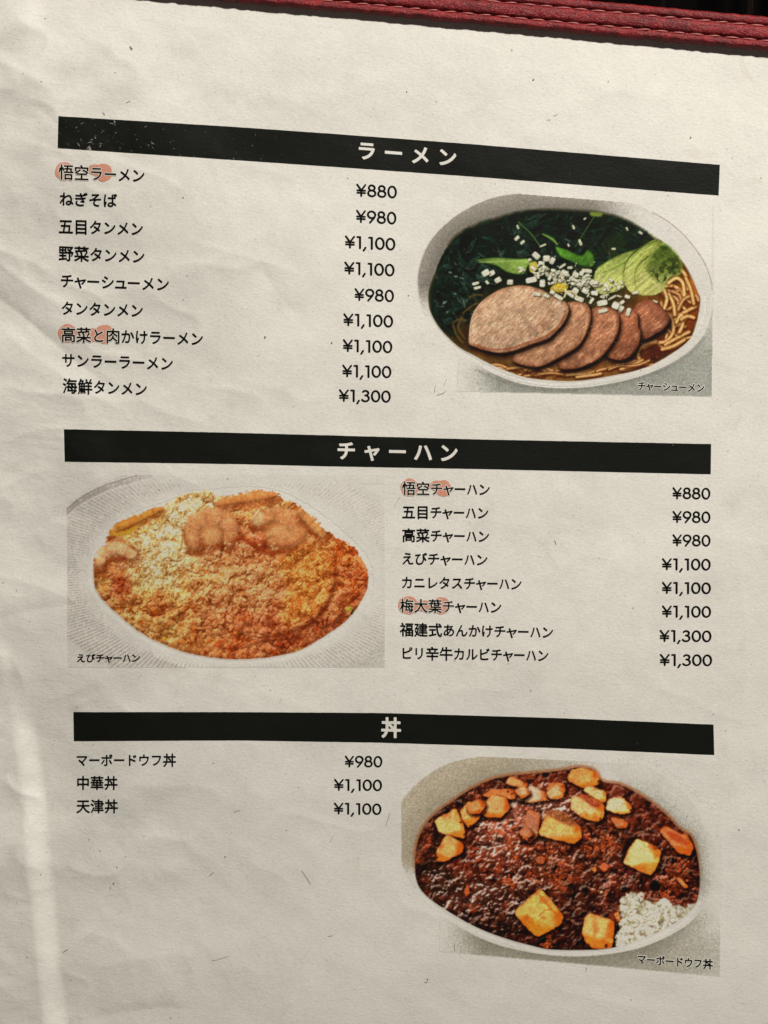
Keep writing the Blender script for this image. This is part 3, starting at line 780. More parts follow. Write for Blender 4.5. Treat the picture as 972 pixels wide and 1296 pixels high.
    colr = colr * (1 - kd) + np.array((44, 28, 18.0)) * kd
    zones = np.zeros(X.shape)
    for gx_, gy_, sx_, sy_, am in [(672, 1012, 22, 11, 1.2), (640, 1045, 20, 16, 1.0), (622, 1074, 18, 12, .9), (566, 1112, 18, 12, .8), (582, 1142, 20, 8, .9), (612, 1125, 12, 12, .7),
                                   (705, 1018, 20, 12, .9), (645, 1100, 20, 30, .35), (760, 1100, 80, 50, .22), (640, 1150, 40, 20, .3), (600, 1025, 30, 14, .2)]:
        zones += am * np.exp(-((X - gx_) / sx_)**2 / 2 - ((Y - gy_) / sy_)**2 / 2)
    sp = np.clip(spec * 2.6, 0, 1.5) * (0.14 + zones) * (0.4 + 1.2 * smooth_noise(c.W, c.H, 4, 65, 2))
    heap = .86 + .42 * np.exp(-((X - 668) / 62)**2 - ((Y - 1040) / 46)**2) - .16 * np.clip((Y - 1120) / 60, 0, 1) - .14 * np.exp(-np.clip(sd, 0, 99) / 14)
    sauce = np.clip(colr * (lit * V * heap)[..., None] * (1.06, .96, .98), 0, 250)
    haze_ = np.clip(zones * .24, 0, .42)[..., None]
    sauce = sauce * (1 - haze_) + np.array((186, 122, 98.0)) * haze_
    sp = np.clip(sp, 0, .95)[..., None]
    sauce = sauce * (1 - sp) + np.array((228, 204, 184.0)) * sp
    sauce = sauce * .35 + blur(sauce, 3) * .65
    sauce = sauce * (1 + .5 * (smooth_noise(c.W, c.H, 3, 66, 2) - .5))[..., None]
    c.mix(w, mask, sauce)
    for k in range(70):
        x = R.uniform(765, 875); y = R.uniform(1000, 1060)
        if c.at(sd, x, y) < 4: continue
        c.stroke([(x, y), (x + R.uniform(5, 16), y + R.uniform(2, 9))], R.uniform(1, 3), np.array((118, 62, 44)) * R.uniform(.6, 1.25), alpha=.5, taper=True, feather=1.6)
    # orange mince clumps
    for (cx_, cy_, r) in [(708, 1110, 17), (645, 1115, 10), (770, 1065, 9), (768, 1070, 14), (600, 1148, 7), (693, 1195, 12), (840, 1128, 14), (860, 1100, 12), (745, 1075, 10), (650, 1075, 12), (752, 1170, 9)]:
        for k in range(int(r * r * .20)):
            x = cx_ + R.gauss(0, r * .45); y = cy_ + R.gauss(0, r * .5)
            if c.at(sd, x, y) < 2: continue
            c.grain(x, y, R.uniform(1.4, 3), R.uniform(1.2, 2.2), R.uniform(0, 3), np.array((174, 84, 46)) * R.uniform(.7, 1.2), shade=.4, rim=.5)
    # pale glints
    def glints(cx_, cy_, sx, sy, n, v=1.0):
        for k in range(n // 2):
            x = cx_ + R.gauss(0, sx); y = cy_ + R.gauss(0, sy)
            if c.at(sd, x, y) < 3: continue
            c.grain(x, y, R.uniform(.8, 2.2), R.uniform(.5, 1.2), R.uniform(-1, 1), np.array((222, 196, 176)) * v, alpha=R.uniform(.3, .8), rim=.2, soft=.8)
    glints(670, 1012, 12, 6, 40); glints(625, 1072, 13, 8, 30); glints(580, 1143, 14, 6, 20, .75)
    # tofu
    def tofu(pts, top=(232, 168, 88), seed=1, face=None, edge=(186, 96, 44)):
        """a cube of tofu: pale upper face, orange side faces, sauce clinging to the corners"""
        rr = random.Random(seed)
        c.poly([(x + 1.4, y + 3.0) for x, y in pts], (22, 12, 8), 5, alpha=.85)
        P_ = np.array(pts, float); cx_, cy_ = P_.mean(0); r = max(np.ptp(P_[:, 0]), np.ptp(P_[:, 1])) / 2
        out = []
        for i in range(len(P_)):
            a_, b_, c_ = P_[i - 1], P_[i], P_[(i + 1) % len(P_)]
            out += [b_ + (a_ - b_) * .16, b_ + (a_ - b_) * .05 + (c_ - b_) * .05, b_ + (c_ - b_) * .16]
        Q = np.array(out); m = 4
        w_ = c.win(Q[:, 0].min() - m, Q[:, 1].min() - m, Q[:, 0].max() + m, Q[:, 1].max() + m)
        XX, YY = X[w_], Y[w_]
        n1 = smooth_noise(XX.shape[1], XX.shape[0], 5 * c.s, seed, 3) - .5
        n2 = smooth_noise(XX.shape[1], XX.shape[0], 10 * c.s, seed + 40, 3) - .5
        sd_ = c.sd_poly(Q, w_) + n1 * 2.2
        u = (XX - cx_) / r; v = (YY - cy_) / r
        t3 = np.array(top, float)
        topc = t3 * (1.08, 1.15, 1.34); side = t3 * (1.0, .84, .62); side2 = t3 * (.95, .70, .48)
        ang_ = rr.uniform(-.35, .35)
        vr = v * math.cos(ang_) - u * math.sin(ang_); ur = u * math.cos(ang_) + v * math.sin(ang_)
        s1 = np.clip((vr - .20 + n2 * .3) / .30, 0, 1)[..., None]
        s2 = np.clip((ur - .34 + n2 * .3) / .28, 0, 1)[..., None] * (1 - s1)
        cc = topc * (1 - s1) * (1 - s2) + side * s1 + side2 * s2
        ridge = np.exp(-((vr - .22 + n2 * .5) / .07)**2)[..., None] * .25
        cc = cc * (1 - ridge) + np.array((250, 214, 150.0)) * ridge
        cc = cc * (1 + .24 * n1 + .20 * n2)[..., None]
        stain = np.clip((n2 + .22 * np.hypot(u, v) - .17) * 4, 0, 1)[..., None] * .55
        cc = cc * (1 - stain) + np.array((190, 88, 38.0)) * stain
        e = np.clip(1 - sd_ / 2.6, 0, 1)[..., None] * .55
        cc = cc * (1 - e) + np.array(edge, float) * e
        c.mix(w_, np.clip(.5 + sd_ / 1.6, 0, 1), np.clip(cc, 0, 252))
        for k in range(7):
            c.grain(cx_ + rr.gauss(0, r * .4), cy_ + rr.gauss(0, r * .4), .8, .6, 0, (150, 74, 34), alpha=.6)
        for k in range(rr.randint(2, 5)):     # mince and sauce over the lower corners
            an_ = rr.uniform(.2, 3.0)
            c.grain(cx_ + r * .95 * math.cos(an_), cy_ + r * .9 * math.sin(an_), rr.uniform(1.5, 3.6), rr.uniform(1.2, 2.6), rr.uniform(0, 3), (96, 42, 24), alpha=.8)
    A1 = lambda p: abs_pts(p, 500, 955, 4.63)
    A2 = lambda p: abs_pts(p, 700, 955, 4.63)
    A3 = lambda p: abs_pts(p, 500, 1090, 4.63)
    A4 = lambda p: abs_pts(p, 700, 1090, 4.63)
    tofu(A2([(80, 150), (100, 90), (180, 75), (262, 100), (278, 175), (180, 200)]), (214, 146, 72), 3)
    tofu(A1([(510, 240), (560, 205), (660, 200), (730, 215), (700, 260), (600, 262)]), (200, 112, 56), 4)
    tofu(A1([(640, 170), (675, 122), (790, 180), (740, 198)]), (212, 138, 76), 5)
    tofu(A1([(880, 200), (930, 160), (990, 170), (1000, 220), (930, 235)]), (206, 118, 60), 6)
    tofu(A1([(705, 262), (790, 178), (880, 215), (905, 262), (800, 285)]), (212, 160, 112), 7)
    glints(672, 1002, 7, 4, 50)
    tofu(A2([(170, 212), (200, 175), (312, 215), (312, 275), (285, 285)]), (226, 178, 104), 8)
    tofu(A2([(100, 320), (104, 250), (180, 232), (300, 286), (300, 365), (262, 396), (170, 372)]), (226, 168, 98), 9)
    c.poly(A2([(150, 240), (200, 235), (280, 290), (240, 310), (180, 270)]), (164, 72, 44), 3, noise=(3, .4, 3), alpha=.85)
    tofu(A1([(738, 505), (752, 400), (775, 318), (855, 345), (835, 480), (790, 520)]), (180, 108, 68), 10)
    glints(655, 1030, 5, 9, 34, .9)
    tofu([(681, 1057), (690, 1030), (704, 1026), (722, 1034), (735, 1047), (737, 1061), (726, 1068), (702, 1063)], (228, 156, 78), 11)
    c.poly([(690, 1029), (704, 1025), (722, 1033), (732, 1046), (712, 1042)], (150, 84, 50), 3, noise=(3, .5, 5), alpha=.85)
    glints(712, 1025, 10, 6, 50)
    tofu(A2([(305, 318), (325, 254), (400, 244), (462, 300), (458, 342), (378, 350)]), (236, 190, 122), 12)
    tofu(A2([(330, 368), (400, 372), (440, 400), (430, 430), (370, 432)]), (190, 108, 60), 13)
    tofu(A1([(230, 382), (355, 314), (388, 372), (412, 440), (405, 492), (330, 480), (255, 455)]), (230, 166, 86), 14)
    tofu(A1([(243, 560), (300, 462), (402, 522), (398, 575), (290, 628), (240, 622)]), (226, 150, 76), 15)
    tofu(A1([(378, 335), (430, 272), (500, 300), (502, 368), (432, 430), (395, 385)]), (224, 152, 76), 16)
    tofu(A1([(496, 335), (560, 232), (645, 244), (682, 312), (622, 370), (535, 368)]), (222, 146, 78), 17)
    c.poly(A2([(430, 500), (480, 480), (520, 500), (440, 560), (410, 640), (400, 600)]), (30, 20, 14), 3, alpha=.8)
    tofu([(788, 1092), (796, 1074), (806, 1061), (820, 1066), (837, 1077), (834, 1092), (824, 1109), (806, 1101)], (236, 184, 104), 18)
    c.grain(829, 1073, 4, 3, .5, (170, 74, 34), alpha=.85); c.grain(809, 1071, 5, 6, 0, (250, 224, 160), alpha=.7, soft=1, rim=0)
    tofu(A2([(625, 452), (655, 415), (745, 462), (790, 470), (826, 545), (800, 592), (735, 580), (670, 505)]), (212, 120, 62), 19)
    c.poly(A2([(665, 450), (740, 470), (790, 530), (740, 520), (690, 490)]), (176, 66, 32), 3, alpha=.7)
    tofu([(649, 1155), (666, 1139), (683, 1124), (694, 1134), (704, 1147), (713, 1159), (712, 1168), (698, 1177), (680, 1186), (664, 1172)], (234, 164, 74), 20)
    c.stroke([(684, 1134), (697, 1150), (708, 1160)], 3, (200, 104, 40), alpha=.7); c.grain(667, 1160, 4, 7, .5, (206, 104, 36), alpha=.65, soft=.9); c.stroke([(682, 1160), (690, 1152), (698, 1152)], 1.4, (196, 106, 44), alpha=.8)
    tofu(A4([(168, 425), (185, 330), (215, 300), (290, 325), (362, 352), (355, 440), (345, 510), (240, 516), (195, 480)]), (230, 158, 80), 22)
    c.grain(754, 1177, 5, 10, .15, (200, 88, 34), alpha=.6, soft=.9)
    tofu(A4([(262, 38), (300, 2), (336, 30), (300, 62)]), (196, 100, 60), 23)
    tofu(A4([(218, 40), (244, 28), (258, 50), (240, 72)]), (218, 130, 66), 24)
    tofu(A4([(355, 310), (385, 288), (398, 340), (380, 360)]), (214, 130, 64), 25)
    tofu(A1([(820, 612), (850, 590), (885, 605), (870, 638), (835, 640)]), (176, 92, 54), 26)
    tofu(A4([(720, 90), (760, 110), (790, 150), (770, 160), (730, 115)]), (214, 134, 72), 27)
    tofu(A3([(400, 180), (425, 130), (440, 190), (415, 210)]), (196, 90, 46), 28)
    tofu([(590, 1020), (606, 1010), (616, 1018), (608, 1030), (594, 1030)], (210, 128, 66), 31)
    tofu([(690, 1002), (704, 992), (716, 998), (712, 1010), (696, 1012)], (222, 158, 96), 32)
    tofu([(655, 1052), (668, 1046), (676, 1056), (664, 1064)], (196, 118, 74), 33)
    tofu([(650, 1000), (664, 994), (672, 1004), (660, 1012)], (214, 146, 90), 34)
    glints(690, 1010, 14, 6, 40); glints(650, 1040, 10, 10, 40); glints(712, 1030, 9, 5, 24)
    c.grain(761, 1129, 2.6, 2.2, 0, (222, 166, 112))
    c.grain(829, 1121, 9, 8.5, .2, (26, 24, 18), shade=.4); c.stroke([(823, 1118), (829, 1114), (834, 1118)], 1, (70, 66, 54), alpha=.6)
    c.grain(685, 1190, 9, 4, -.3, (28, 22, 18)); c.stroke([(678, 1192), (688, 1186)], 1, (110, 100, 90), alpha=.5)
    c.rgb = c.rgb * .7 + blur(c.rgb, 1) * .3
    # white rice
    rice = A4([(392, 250), (425, 190), (500, 188), (560, 228), (620, 240), (662, 225), (700, 262), (760, 262), (850, 235), (870, 260), (800, 330), (660, 405), (500, 465), (405, 500), (372, 470), (396, 380)])
    sr = c.sd_poly(curve_points(rice, 4), w)
    sr = sr + 9 * (smooth_noise(c.W, c.H, 8, 93, 3) - .55)
    rm = np.clip(0.5 + sr / 4, 0, 1) * np.clip(sd + 1, 0, 1)
    c.mix(w, np.clip(rm * (.75 + 1.2 * (smooth_noise(c.W, c.H, 6, 92, 2) - .4)), 0, 1), (178, 164, 128))
    rp = [(R.uniform(778, 888), R.uniform(1128, 1200)) for _ in range(900)]
    rp.sort(key=lambda p: p[1])
    for x, y in rp:
        if c.at(sr, x, y) < 0 or c.at(sd, x, y) < 1: continue
        v = R.uniform(.8, 1.1) * (1 - .16 * np.clip((x - 850) / 30, 0, 1))
        L = R.uniform(2.2, 4.6)
        c.grain(x, y, L, L * R.uniform(.5, .75), R.uniform(0, 3), np.array((226, 219, 196)) * v, shade=.16, rim=.34, soft=.45, alpha=.8)
    c.grain(842, 1142, 8, 5.5, .3, (226, 220, 196), shade=.15, rim=.25); c.grain(800, 1140, 8, 9, 0, (222, 214, 186), shade=.1, rim=.25, alpha=.6, soft=.8)
    m = np.clip(0.5 + sd / 1.6, 0, 1)[..., None]
    c.rgb = bright * (1 - m) + c.rgb * m
    c.rgb[(X < 507.5)] = c.paper
    return c
# ------------------------------------------------------------------ where things lie on the menu
# Positions on the page were measured on the photograph (972 x 1296) and turned, once,
# into points of the sheet itself: every print lies on the paper surface.
K = 36.0 / LENS / 1296.0
CAM = np.array((0.0, DIST * math.sin(TILT), DIST * math.cos(TILT)))
ct, st = math.cos(TILT), math.sin(TILT)
AX_X = np.array((1.0, 0, 0)); AX_Y = np.array((0, ct, -st)); AX_Z = np.array((0, st, ct))


def ray_dir(px, py):
    a = (np.asarray(px, float) - 486.0) * K; b = -(np.asarray(py, float) - 648.0) * K
    return a[..., None] * AX_X + b[..., None] * AX_Y - AX_Z


def to_uv(x, y):
    """table point (metres) -> measuring coordinates on the photograph"""
    dx = x - CAM[0]; dy = y - CAM[1]; dz = -CAM[2]
    b = dy * ct - dz * st; c = dy * st + dz * ct
    return 486.0 + dx / -c / K, 648.0 - b / -c / K


def sstep(t):
    t = np.clip(t, 0, 1); return t * t * (3 - 2 * t)


rs = np.random.default_rng(4)

# creases: (x1, y1, x2, y2, half width, height in mm)
CREASES = [(-20, 60, 70, 125, 22, .34), (-20, 190, 60, 120, 16, .16), (40, 130, 110, 175, 14, -.2), (170, 20, 130, 70, 18, .24),
           (-20, 300, 60, 350, 26, .30), (-30, 365, 130, 475, 24, -.62), (-10, 330, 90, 385, 18, .4), (10, 420, 150, 520, 20, .34), (150, 200, 230, 245, 13, .22),
           (250, 300, 370, 350, 16, .2), (330, 330, 380, 400, 18, -.2), (230, 340, 330, 300, 15, .16), (160, 365, 230, 335, 12, .16),
           (110, 235, 150, 240, 9, .18), (130, 440, 200, 450, 14, .22), (0, 560, 90, 540, 10, .2), (-20, 620, 60, 600, 14, .24),
           (-20, 720, 80, 760, 24, .34), (0, 690, 120, 640, 18, -.22), (60, 640, 130, 600, 14, .26), (-20, 780, 90, 770, 14, -.25),
           (120, 1040, 100, 1120, 24, .26), (190, 1020, 150, 1090, 18, -.18), (210, 1110, 240, 1060, 22, .24), (90, 900, 130, 870, 16, .2),
           (330, 1110, 400, 1060, 20, .13), (250, 1180, 330, 1240, 26, .16), (120, 1230, 260, 1200, 24, .2), (100, 1290, 240, 1275, 20, -.3),
           (620, 720, 700, 700, 30, .12), (690, 640, 800, 690, 26, -.1), (560, 880, 660, 870, 22, .12), (930, 700, 945, 900, 22, .16),
           (400, 120, 520, 90, 30, .12), (180, 500, 260, 540, 20, .28), (40, 500, 200, 500, 10, .12), (300, 470, 360, 500, 16, .12),
           (-10, 985, 60, 1010, 14, .16), (0, 1170, 40, 1150, 12, .2), (-10, 1240, 40, 1260, 18, .2), (700, 1250, 850, 1270, 26, .14),
           (30, 170, 100, 210, 20, .22), (220, 1075, 300, 1140, 30, -.14)]


def height(x, y):
    """height of the paper above the cover board, metres"""
    u, v = to_uv(x, y)
    z = np.zeros_like(u)
    # long fold near the left edge: a short steep flank, long gentle returns
    vc = np.array([820, 880, 915, 972, 1030, 1087, 1144, 1202, 1259, 1296, 1400.]); uc = np.array([14, 18, 25, 34, 42, 47, 54, 60, 66, 71, 84.])
    c = np.interp(v, vc, uc)
    amp = 2.7 * sstep((v - 850) / 130)
    z += amp * (0.5 - sstep((u - c + 16) / 32)) + amp * (sstep((u - c + 130) / 270) - 0.5)
    # blister on the edge above it, and one in the top corner
    z += 0.7 * np.exp(-(((u + 6) / 13)**2 + ((v - 845) / 26)**2)**1.3)
    z += 0.42 * np.exp(-(((u - 30) / 21)**2 + ((v - 22) / 20)**2)**1.6)
    # overall waviness, strongest on the handled left side
    wl = 0.22 + 0.78 * np.exp(-np.clip(u - 40, 0, 2000) / 210)
    # the left part of the sheet sinks away from the lamp between the head and the foot
    z -= 4.6 * sstep((330 - u) / 420) * sstep((v - 150) / 260) * (1 - .55 * sstep((v - 900) / 300))
    z += (vnoise(u, v, 150, 1) - .5) * 2.1 * (0.30 + .70 * wl)
    z += (vnoise(u + .5 * v, v, 62, 2) - .5) * 1.1 * wl
    z += (vnoise(u * .8 - .4 * v, v, 27, 3) - .5) * .24 * wl
    z += (vnoise(u, v, 12, 6) - .5) * .05 * (.35 + .65 * wl)
    rn = vnoise(u + .7 * v, v - .3 * u, 74, 8); z += .30 * (1 - np.abs(2 * rn - 1))**3 * wl
    rn = vnoise(u - .5 * v, v + .4 * u, 38, 9); z += .06 * (1 - np.abs(2 * rn - 1))**3 * wl
    # fine crinkles on the left, beside the second heading
    z += .045 * np.sin((v * 1.0 - u * .12 + 26 * vnoise(u, v, 60, 17)) / 1.9) * np.exp(-((u - 60) / 80)**2 - ((v - 545) / 48)**2) * vnoise(u, v, 30, 18)
    for x1, y1, x2, y2, hw, hh in CREASES:
        dx, dy = x2 - x1, y2 - y1; L = math.hypot(dx, dy)
        t = ((u - x1) * dx + (v - y1) * dy) / (L * L); s_ = ((u - x1) * -dy + (v - y1) * dx) / L
        s_ = s_ + 6 * np.sin(t * 3.1 + x1)
        env = np.exp(-np.clip(np.abs(t - .5) - .3, 0, 9)**2 * 22)
        prof = np.where(s_ > 0, np.exp(-np.sqrt(s_ * s_ + 4) / (hw * 1.5)), np.exp(-np.sqrt(s_ * s_ + 4) / (hw * .42)))
        z += hh * 1.05 * prof * env
    # flatten towards the head, where the sheet slips under the border
    lead = 78.5 + (u - 972) * 0.0949
    z *= sstep((v - lead + 8) / 70) * .85 + .15
    return z * 1e-3 + 0.0009


def on_page(px, py, off=0.0):
    """points of the sheet surface for measured positions"""
    d = ray_dir(px, py)
    z = np.zeros(np.shape(px))
    for _ in range(5):
        t = (CAM[2] - z) / -d[..., 2]
        x = CAM[0] + t * d[..., 0]; y = CAM[1] + t * d[..., 1]
        z = height(x, y)
    return np.stack([x, y, z + off], axis=-1)


def at_height(px, py, z):
    d = ray_dir(px, py)
    t = (CAM[2] - z) / -d[..., 2]
    return np.stack([CAM[0] + t * d[..., 0], CAM[1] + t * d[..., 1], np.zeros(np.shape(px)) + z], axis=-1)


# ------------------------------------------------------------------ object helpers
def tag(o, label=None, category=None, group=None, kind=None):
    if label: o['label'] = label
    if category: o['category'] = category
    if group: o['group'] = group
    if kind: o['kind'] = kind
    return o


def mesh_object(name, verts, faces, material, parent=None, ink=None, smooth=True, quads=None, origin=None):
    verts = np.asarray(verts, np.float64)
    if origin is None:
        origin = (verts.min(0) + verts.max(0)) / 2
    me = bpy.data.meshes.new(name)
    local = (verts - origin).astype(np.float32)
    if quads is not None:
        n = len(quads)
        me.vertices.add(len(local)); me.vertices.foreach_set('co', local.ravel())
        me.loops.add(n * 4); me.loops.foreach_set('vertex_index', np.asarray(quads, np.int32).ravel())
        me.polygons.add(n); me.polygons.foreach_set('loop_start', np.arange(0, n * 4, 4, dtype=np.int32))
        me.update(calc_edges=True)
    else:
        me.from_pydata([tuple(v) for v in local], [], faces)
    if smooth:
        me.polygons.foreach_set('use_smooth', np.ones(len(me.polygons), bool))
    if ink is not None:
        a = me.color_attributes.new('ink', 'FLOAT_COLOR', 'POINT')
        col = np.ones((len(local), 4), np.float32); col[:, :3] = ink
        a.data.foreach_set('color', col.ravel())
    me.materials.append(material)
    me.validate(); me.update()
    o = bpy.data.objects.new(name, me)
    COL.objects.link(o)
    if parent is not None:
        o.parent = parent
        o.location = Vector(origin) - parent_world(parent)
    else:
        o.location = origin
    return o


def parent_world(p):
    v = Vector(p.location)
    while p.parent is not None:
        p = p.parent; v = v + Vector(p.location)
    return v


def grid_quads(nu, nv):
    i = np.arange(nv - 1)[:, None] * nu + np.arange(nu - 1)[None, :]
    return np.stack([i, i + 1, i + nu + 1, i + nu], axis=-1).reshape(-1, 4)[:, ::-1]


# ------------------------------------------------------------------ materials
def nodes_of(name):
    m = bpy.data.materials.new(name); m.use_nodes = True
    nt = m.node_tree; nt.nodes.clear()
    out = nt.nodes.new('ShaderNodeOutputMaterial'); b = nt.nodes.new('ShaderNodeBsdfPrincipled')
    nt.links.new(b.outputs[0], out.inputs[0])
    return m, nt, b


def nd(nt, t, **kw):
    n = nt.nodes.new(t)
    for k, v in kw.items():
        if k.startswith('i_'): n.inputs[k[2:].replace('_', ' ')].default_value = v
        else: setattr(n, k, v)
    return n


def ramp(nt, src, stops):
    r = nt.nodes.new('ShaderNodeValToRGB')
    el = r.color_ramp.elements
    while len(el) < len(stops): el.new(0.5)
    for e, (p, c) in zip(el, stops):
        e.position = p; e.color = (c, c, c, 1) if not isinstance(c, tuple) else c + (1,)
    nt.links.new(src, r.inputs[0])
    return r.outputs[0]


def noise(nt, vec, scale, detail=4, rough=.55, dist=0.0):
    n = nd(nt, 'ShaderNodeTexNoise'); n.inputs['Scale'].default_value = scale; n.inputs['Detail'].default_value = detail
    n.inputs['Roughness'].default_value = rough; n.inputs['Distortion'].default_value = dist
    nt.links.new(vec, n.inputs['Vector']); return n.outputs['Fac']


def mul(nt, a, b, fac=1.0, mode='MULTIPLY'):
    m = nd(nt, 'ShaderNodeMix', data_type='RGBA', blend_type=mode); m.inputs[0].default_value = fac
    for s_, v in ((6, a), (7, b)):
        if isinstance(v, tuple): m.inputs[s_].default_value = v
        else: nt.links.new(v, m.inputs[s_])
    return m.outputs[2]


PAPER = (0.768, 0.742, 0.685, 1)

def paper_nodes(nt, b, bump_strength=1.0):
    """colour of the bare paper and its relief; shared by the sheet and everything printed on it"""
    geo = nd(nt, 'ShaderNodeNewGeometry'); pos = geo.outputs['Position']
    col = mul(nt, PAPER, ramp(nt, noise(nt, pos, 22, 4), [(.3, .93), (.7, 1.0)]))
    col = mul(nt, col, ramp(nt, noise(nt, pos, 140, 5, .6), [(.25, .94), (.62, 1.0)]))
    col = mul(nt, col, ramp(nt, noise(nt, pos, 1500, 3, .7), [(.30, .90), (.6, 1.0)]))
    # greyish thumbed stains
    col = mul(nt, col, mul(nt, (1, 1, 1, 1), (.80, .78, .74, 1), 1.0, 'MIX') if False else ramp(nt, noise(nt, pos, 60, 6, .7, .6), [(.60, (1., 1., 1.)), (.78, (.86, .84, .80))]))
    # scattered dark specks
    vor = nd(nt, 'ShaderNodeTexVoronoi'); vor.inputs['Scale'].default_value = 130
    nt.links.new(pos, vor.inputs['Vector'])
    col = mul(nt, col, ramp(nt, vor.outputs['Distance'], [(.022, .5), (.04, 1.0)]))
    vor2 = nd(nt, 'ShaderNodeTexVoronoi'); vor2.inputs['Scale'].default_value = 420
    nt.links.new(pos, vor2.inputs['Vector'])
    col = mul(nt, col, ramp(nt, vor2.outputs['Distance'], [(.05, .74), (.12, 1.0)]), .8)
    # relief: felt grain, fibres, shallow crinkles
    m1 = nd(nt, 'ShaderNodeMapping'); m1.inputs['Scale'].default_value = (1.0, 1.7, 1.0); m1.inputs['Rotation'].default_value = (0, 0, .35)
    nt.links.new(pos, m1.inputs['Vector'])
    g1 = noise(nt, m1.outputs[0], 900, 5, .68, .4)
    g2 = noise(nt, pos, 260, 4, .6, .8)
    add = nd(nt, 'ShaderNodeMath', operation='MULTIPLY_ADD'); nt.links.new(g2, add.inputs[0]); add.inputs[1].default_value = .6; nt.links.new(g1, add.inputs[2])
    m2 = nd(nt, 'ShaderNodeMapping'); m2.inputs['Scale'].default_value = (.45, 1.3, 1.0); m2.inputs['Rotation'].default_value = (0, 0, -.12)
    nt.links.new(pos, m2.inputs['Vector'])
    g3 = noise(nt, m2.outputs[0], 240, 4, .6, 1.2)
    sep = nd(nt, 'ShaderNodeSeparateXYZ'); nt.links.new(pos, sep.inputs[0])
    left = nd(nt, 'ShaderNodeMapRange'); left.inputs['From Min'].default_value = -.035; left.inputs['From Max'].default_value = -.085
    left.inputs['To Min'].default_value = 0.0; left.inputs['To Max'].default_value = .95
    nt.links.new(sep.outputs['X'], left.inputs['Value'])
    k = nd(nt, 'ShaderNodeMath', operation='MULTIPLY_ADD'); nt.links.new(g3, k.inputs[0]); nt.links.new(left.outputs[0], k.inputs[1]); nt.links.new(add.outputs[0], k.inputs[2])
    bp = nd(nt, 'ShaderNodeBump'); bp.inputs['Strength'].default_value = bump_strength; bp.inputs['Distance'].default_value = 0.00008
    nt.links.new(k.outputs[0], bp.inputs['Height']); nt.links.new(bp.outputs[0], b.inputs['Normal'])
    return col, pos


def make_paper():
    m, nt, b = nodes_of('cream_paper')
    col, pos = paper_nodes(nt, b)
    nt.links.new(col, b.inputs['Base Color'])
    b.inputs['Roughness'].default_value = .62; b.inputs['Specular IOR Level'].default_value = .3
    return m


def make_print(name='printed_ink', rough=.5, spec=.3, bump=.8):
    m, nt, b = nodes_of(name)
    col, pos = paper_nodes(nt, b, bump)
    at = nd(nt, 'ShaderNodeAttribute', attribute_name='ink')
    nt.links.new(mul(nt, col, at.outputs['Color']), b.inputs['Base Color'])
    b.inputs['Roughness'].default_value = rough; b.inputs['Specular IOR Level'].default_value = spec
    return m


def make_bar_ink():
    m, nt, b = nodes_of('black_bar_ink')
    col, pos = paper_nodes(nt, b, .8)
    n1 = noise(nt, pos, 900, 4, .7, .8)
    n2 = noise(nt, pos, 70, 3, .6)
    sep = nd(nt, 'ShaderNodeSeparateXYZ'); nt.links.new(pos, sep.inputs[0])
    mr = nd(nt, 'ShaderNodeMapRange'); mr.inputs['From Min'].default_value = .03; mr.inputs['From Max'].default_value = -.08
    mr.inputs['To Min'].default_value = -.10; mr.inputs['To Max'].default_value = .02
    nt.links.new(sep.outputs['X'], mr.inputs['Value'])
    a = nd(nt, 'ShaderNodeMath', operation='MULTIPLY_ADD'); nt.links.new(n2, a.inputs[0]); a.inputs[1].default_value = .30; nt.links.new(n1, a.inputs[2])
    my = nd(nt, 'ShaderNodeMapRange'); my.inputs['From Min'].default_value = .075; my.inputs['From Max'].default_value = .085
    my.inputs['To Min'].default_value = -.05; my.inputs['To Max'].default_value = .045
    nt.links.new(sep.outputs['Y'], my.inputs['Value'])
    a1 = nd(nt, 'ShaderNodeMath', operation='ADD'); nt.links.new(a.outputs[0], a1.inputs[0]); nt.links.new(my.outputs[0], a1.inputs[1])
    a2 = nd(nt, 'ShaderNodeMath', operation='ADD'); nt.links.new(a1.outputs[0], a2.inputs[0]); nt.links.new(mr.outputs[0], a2.inputs[1])
    scr = ramp(nt, a2.outputs[0], [(.855, (.0075, .0085, .0072)), (.90, (.42, .42, .38))])
    nt.links.new(mul(nt, col, scr), b.inputs['Base Color'])
    b.inputs['Roughness'].default_value = .5; b.inputs['Specular IOR Level'].default_value = .16
    return m


def make_leather():
    m, nt, b = nodes_of('red_leather')
    geo = nd(nt, 'ShaderNodeNewGeometry'); pos = geo.outputs['Position']
    n1 = noise(nt, pos, 160, 5, .65); n2 = noise(nt, pos, 1300, 4, .7)
    c1 = ramp(nt, n1, [(.3, (.13, .006, .009)), (.72, (.39, .019, .023))])
    c2 = mul(nt, c1, ramp(nt, n2, [(.35, .45), (.62, 1.0)]))
    nt.links.new(c2, b.inputs['Base Color'])
    b.inputs['Roughness'].default_value = .52; b.inputs['Specular IOR Level'].default_value = .38
    vor = nd(nt, 'ShaderNodeTexVoronoi', feature='DISTANCE_TO_EDGE'); vor.inputs['Scale'].default_value = 1500
    nt.links.new(pos, vor.inputs['Vector'])
    v = ramp(nt, vor.outputs['Distance'], [(0, 0.), (.18, 1.)])
    a = nd(nt, 'ShaderNodeMath', operation='MULTIPLY_ADD'); nt.links.new(n2, a.inputs[0]); a.inputs[1].default_value = 2.2; nt.links.new(v, a.inputs[2])
    bp = nd(nt, 'ShaderNodeBump'); bp.inputs['Strength'].default_value = .7; bp.inputs['Distance'].default_value = .00010
    nt.links.new(a.outputs[0], bp.inputs['Height']); nt.links.new(bp.outputs[0], b.inputs['Normal'])
    return m


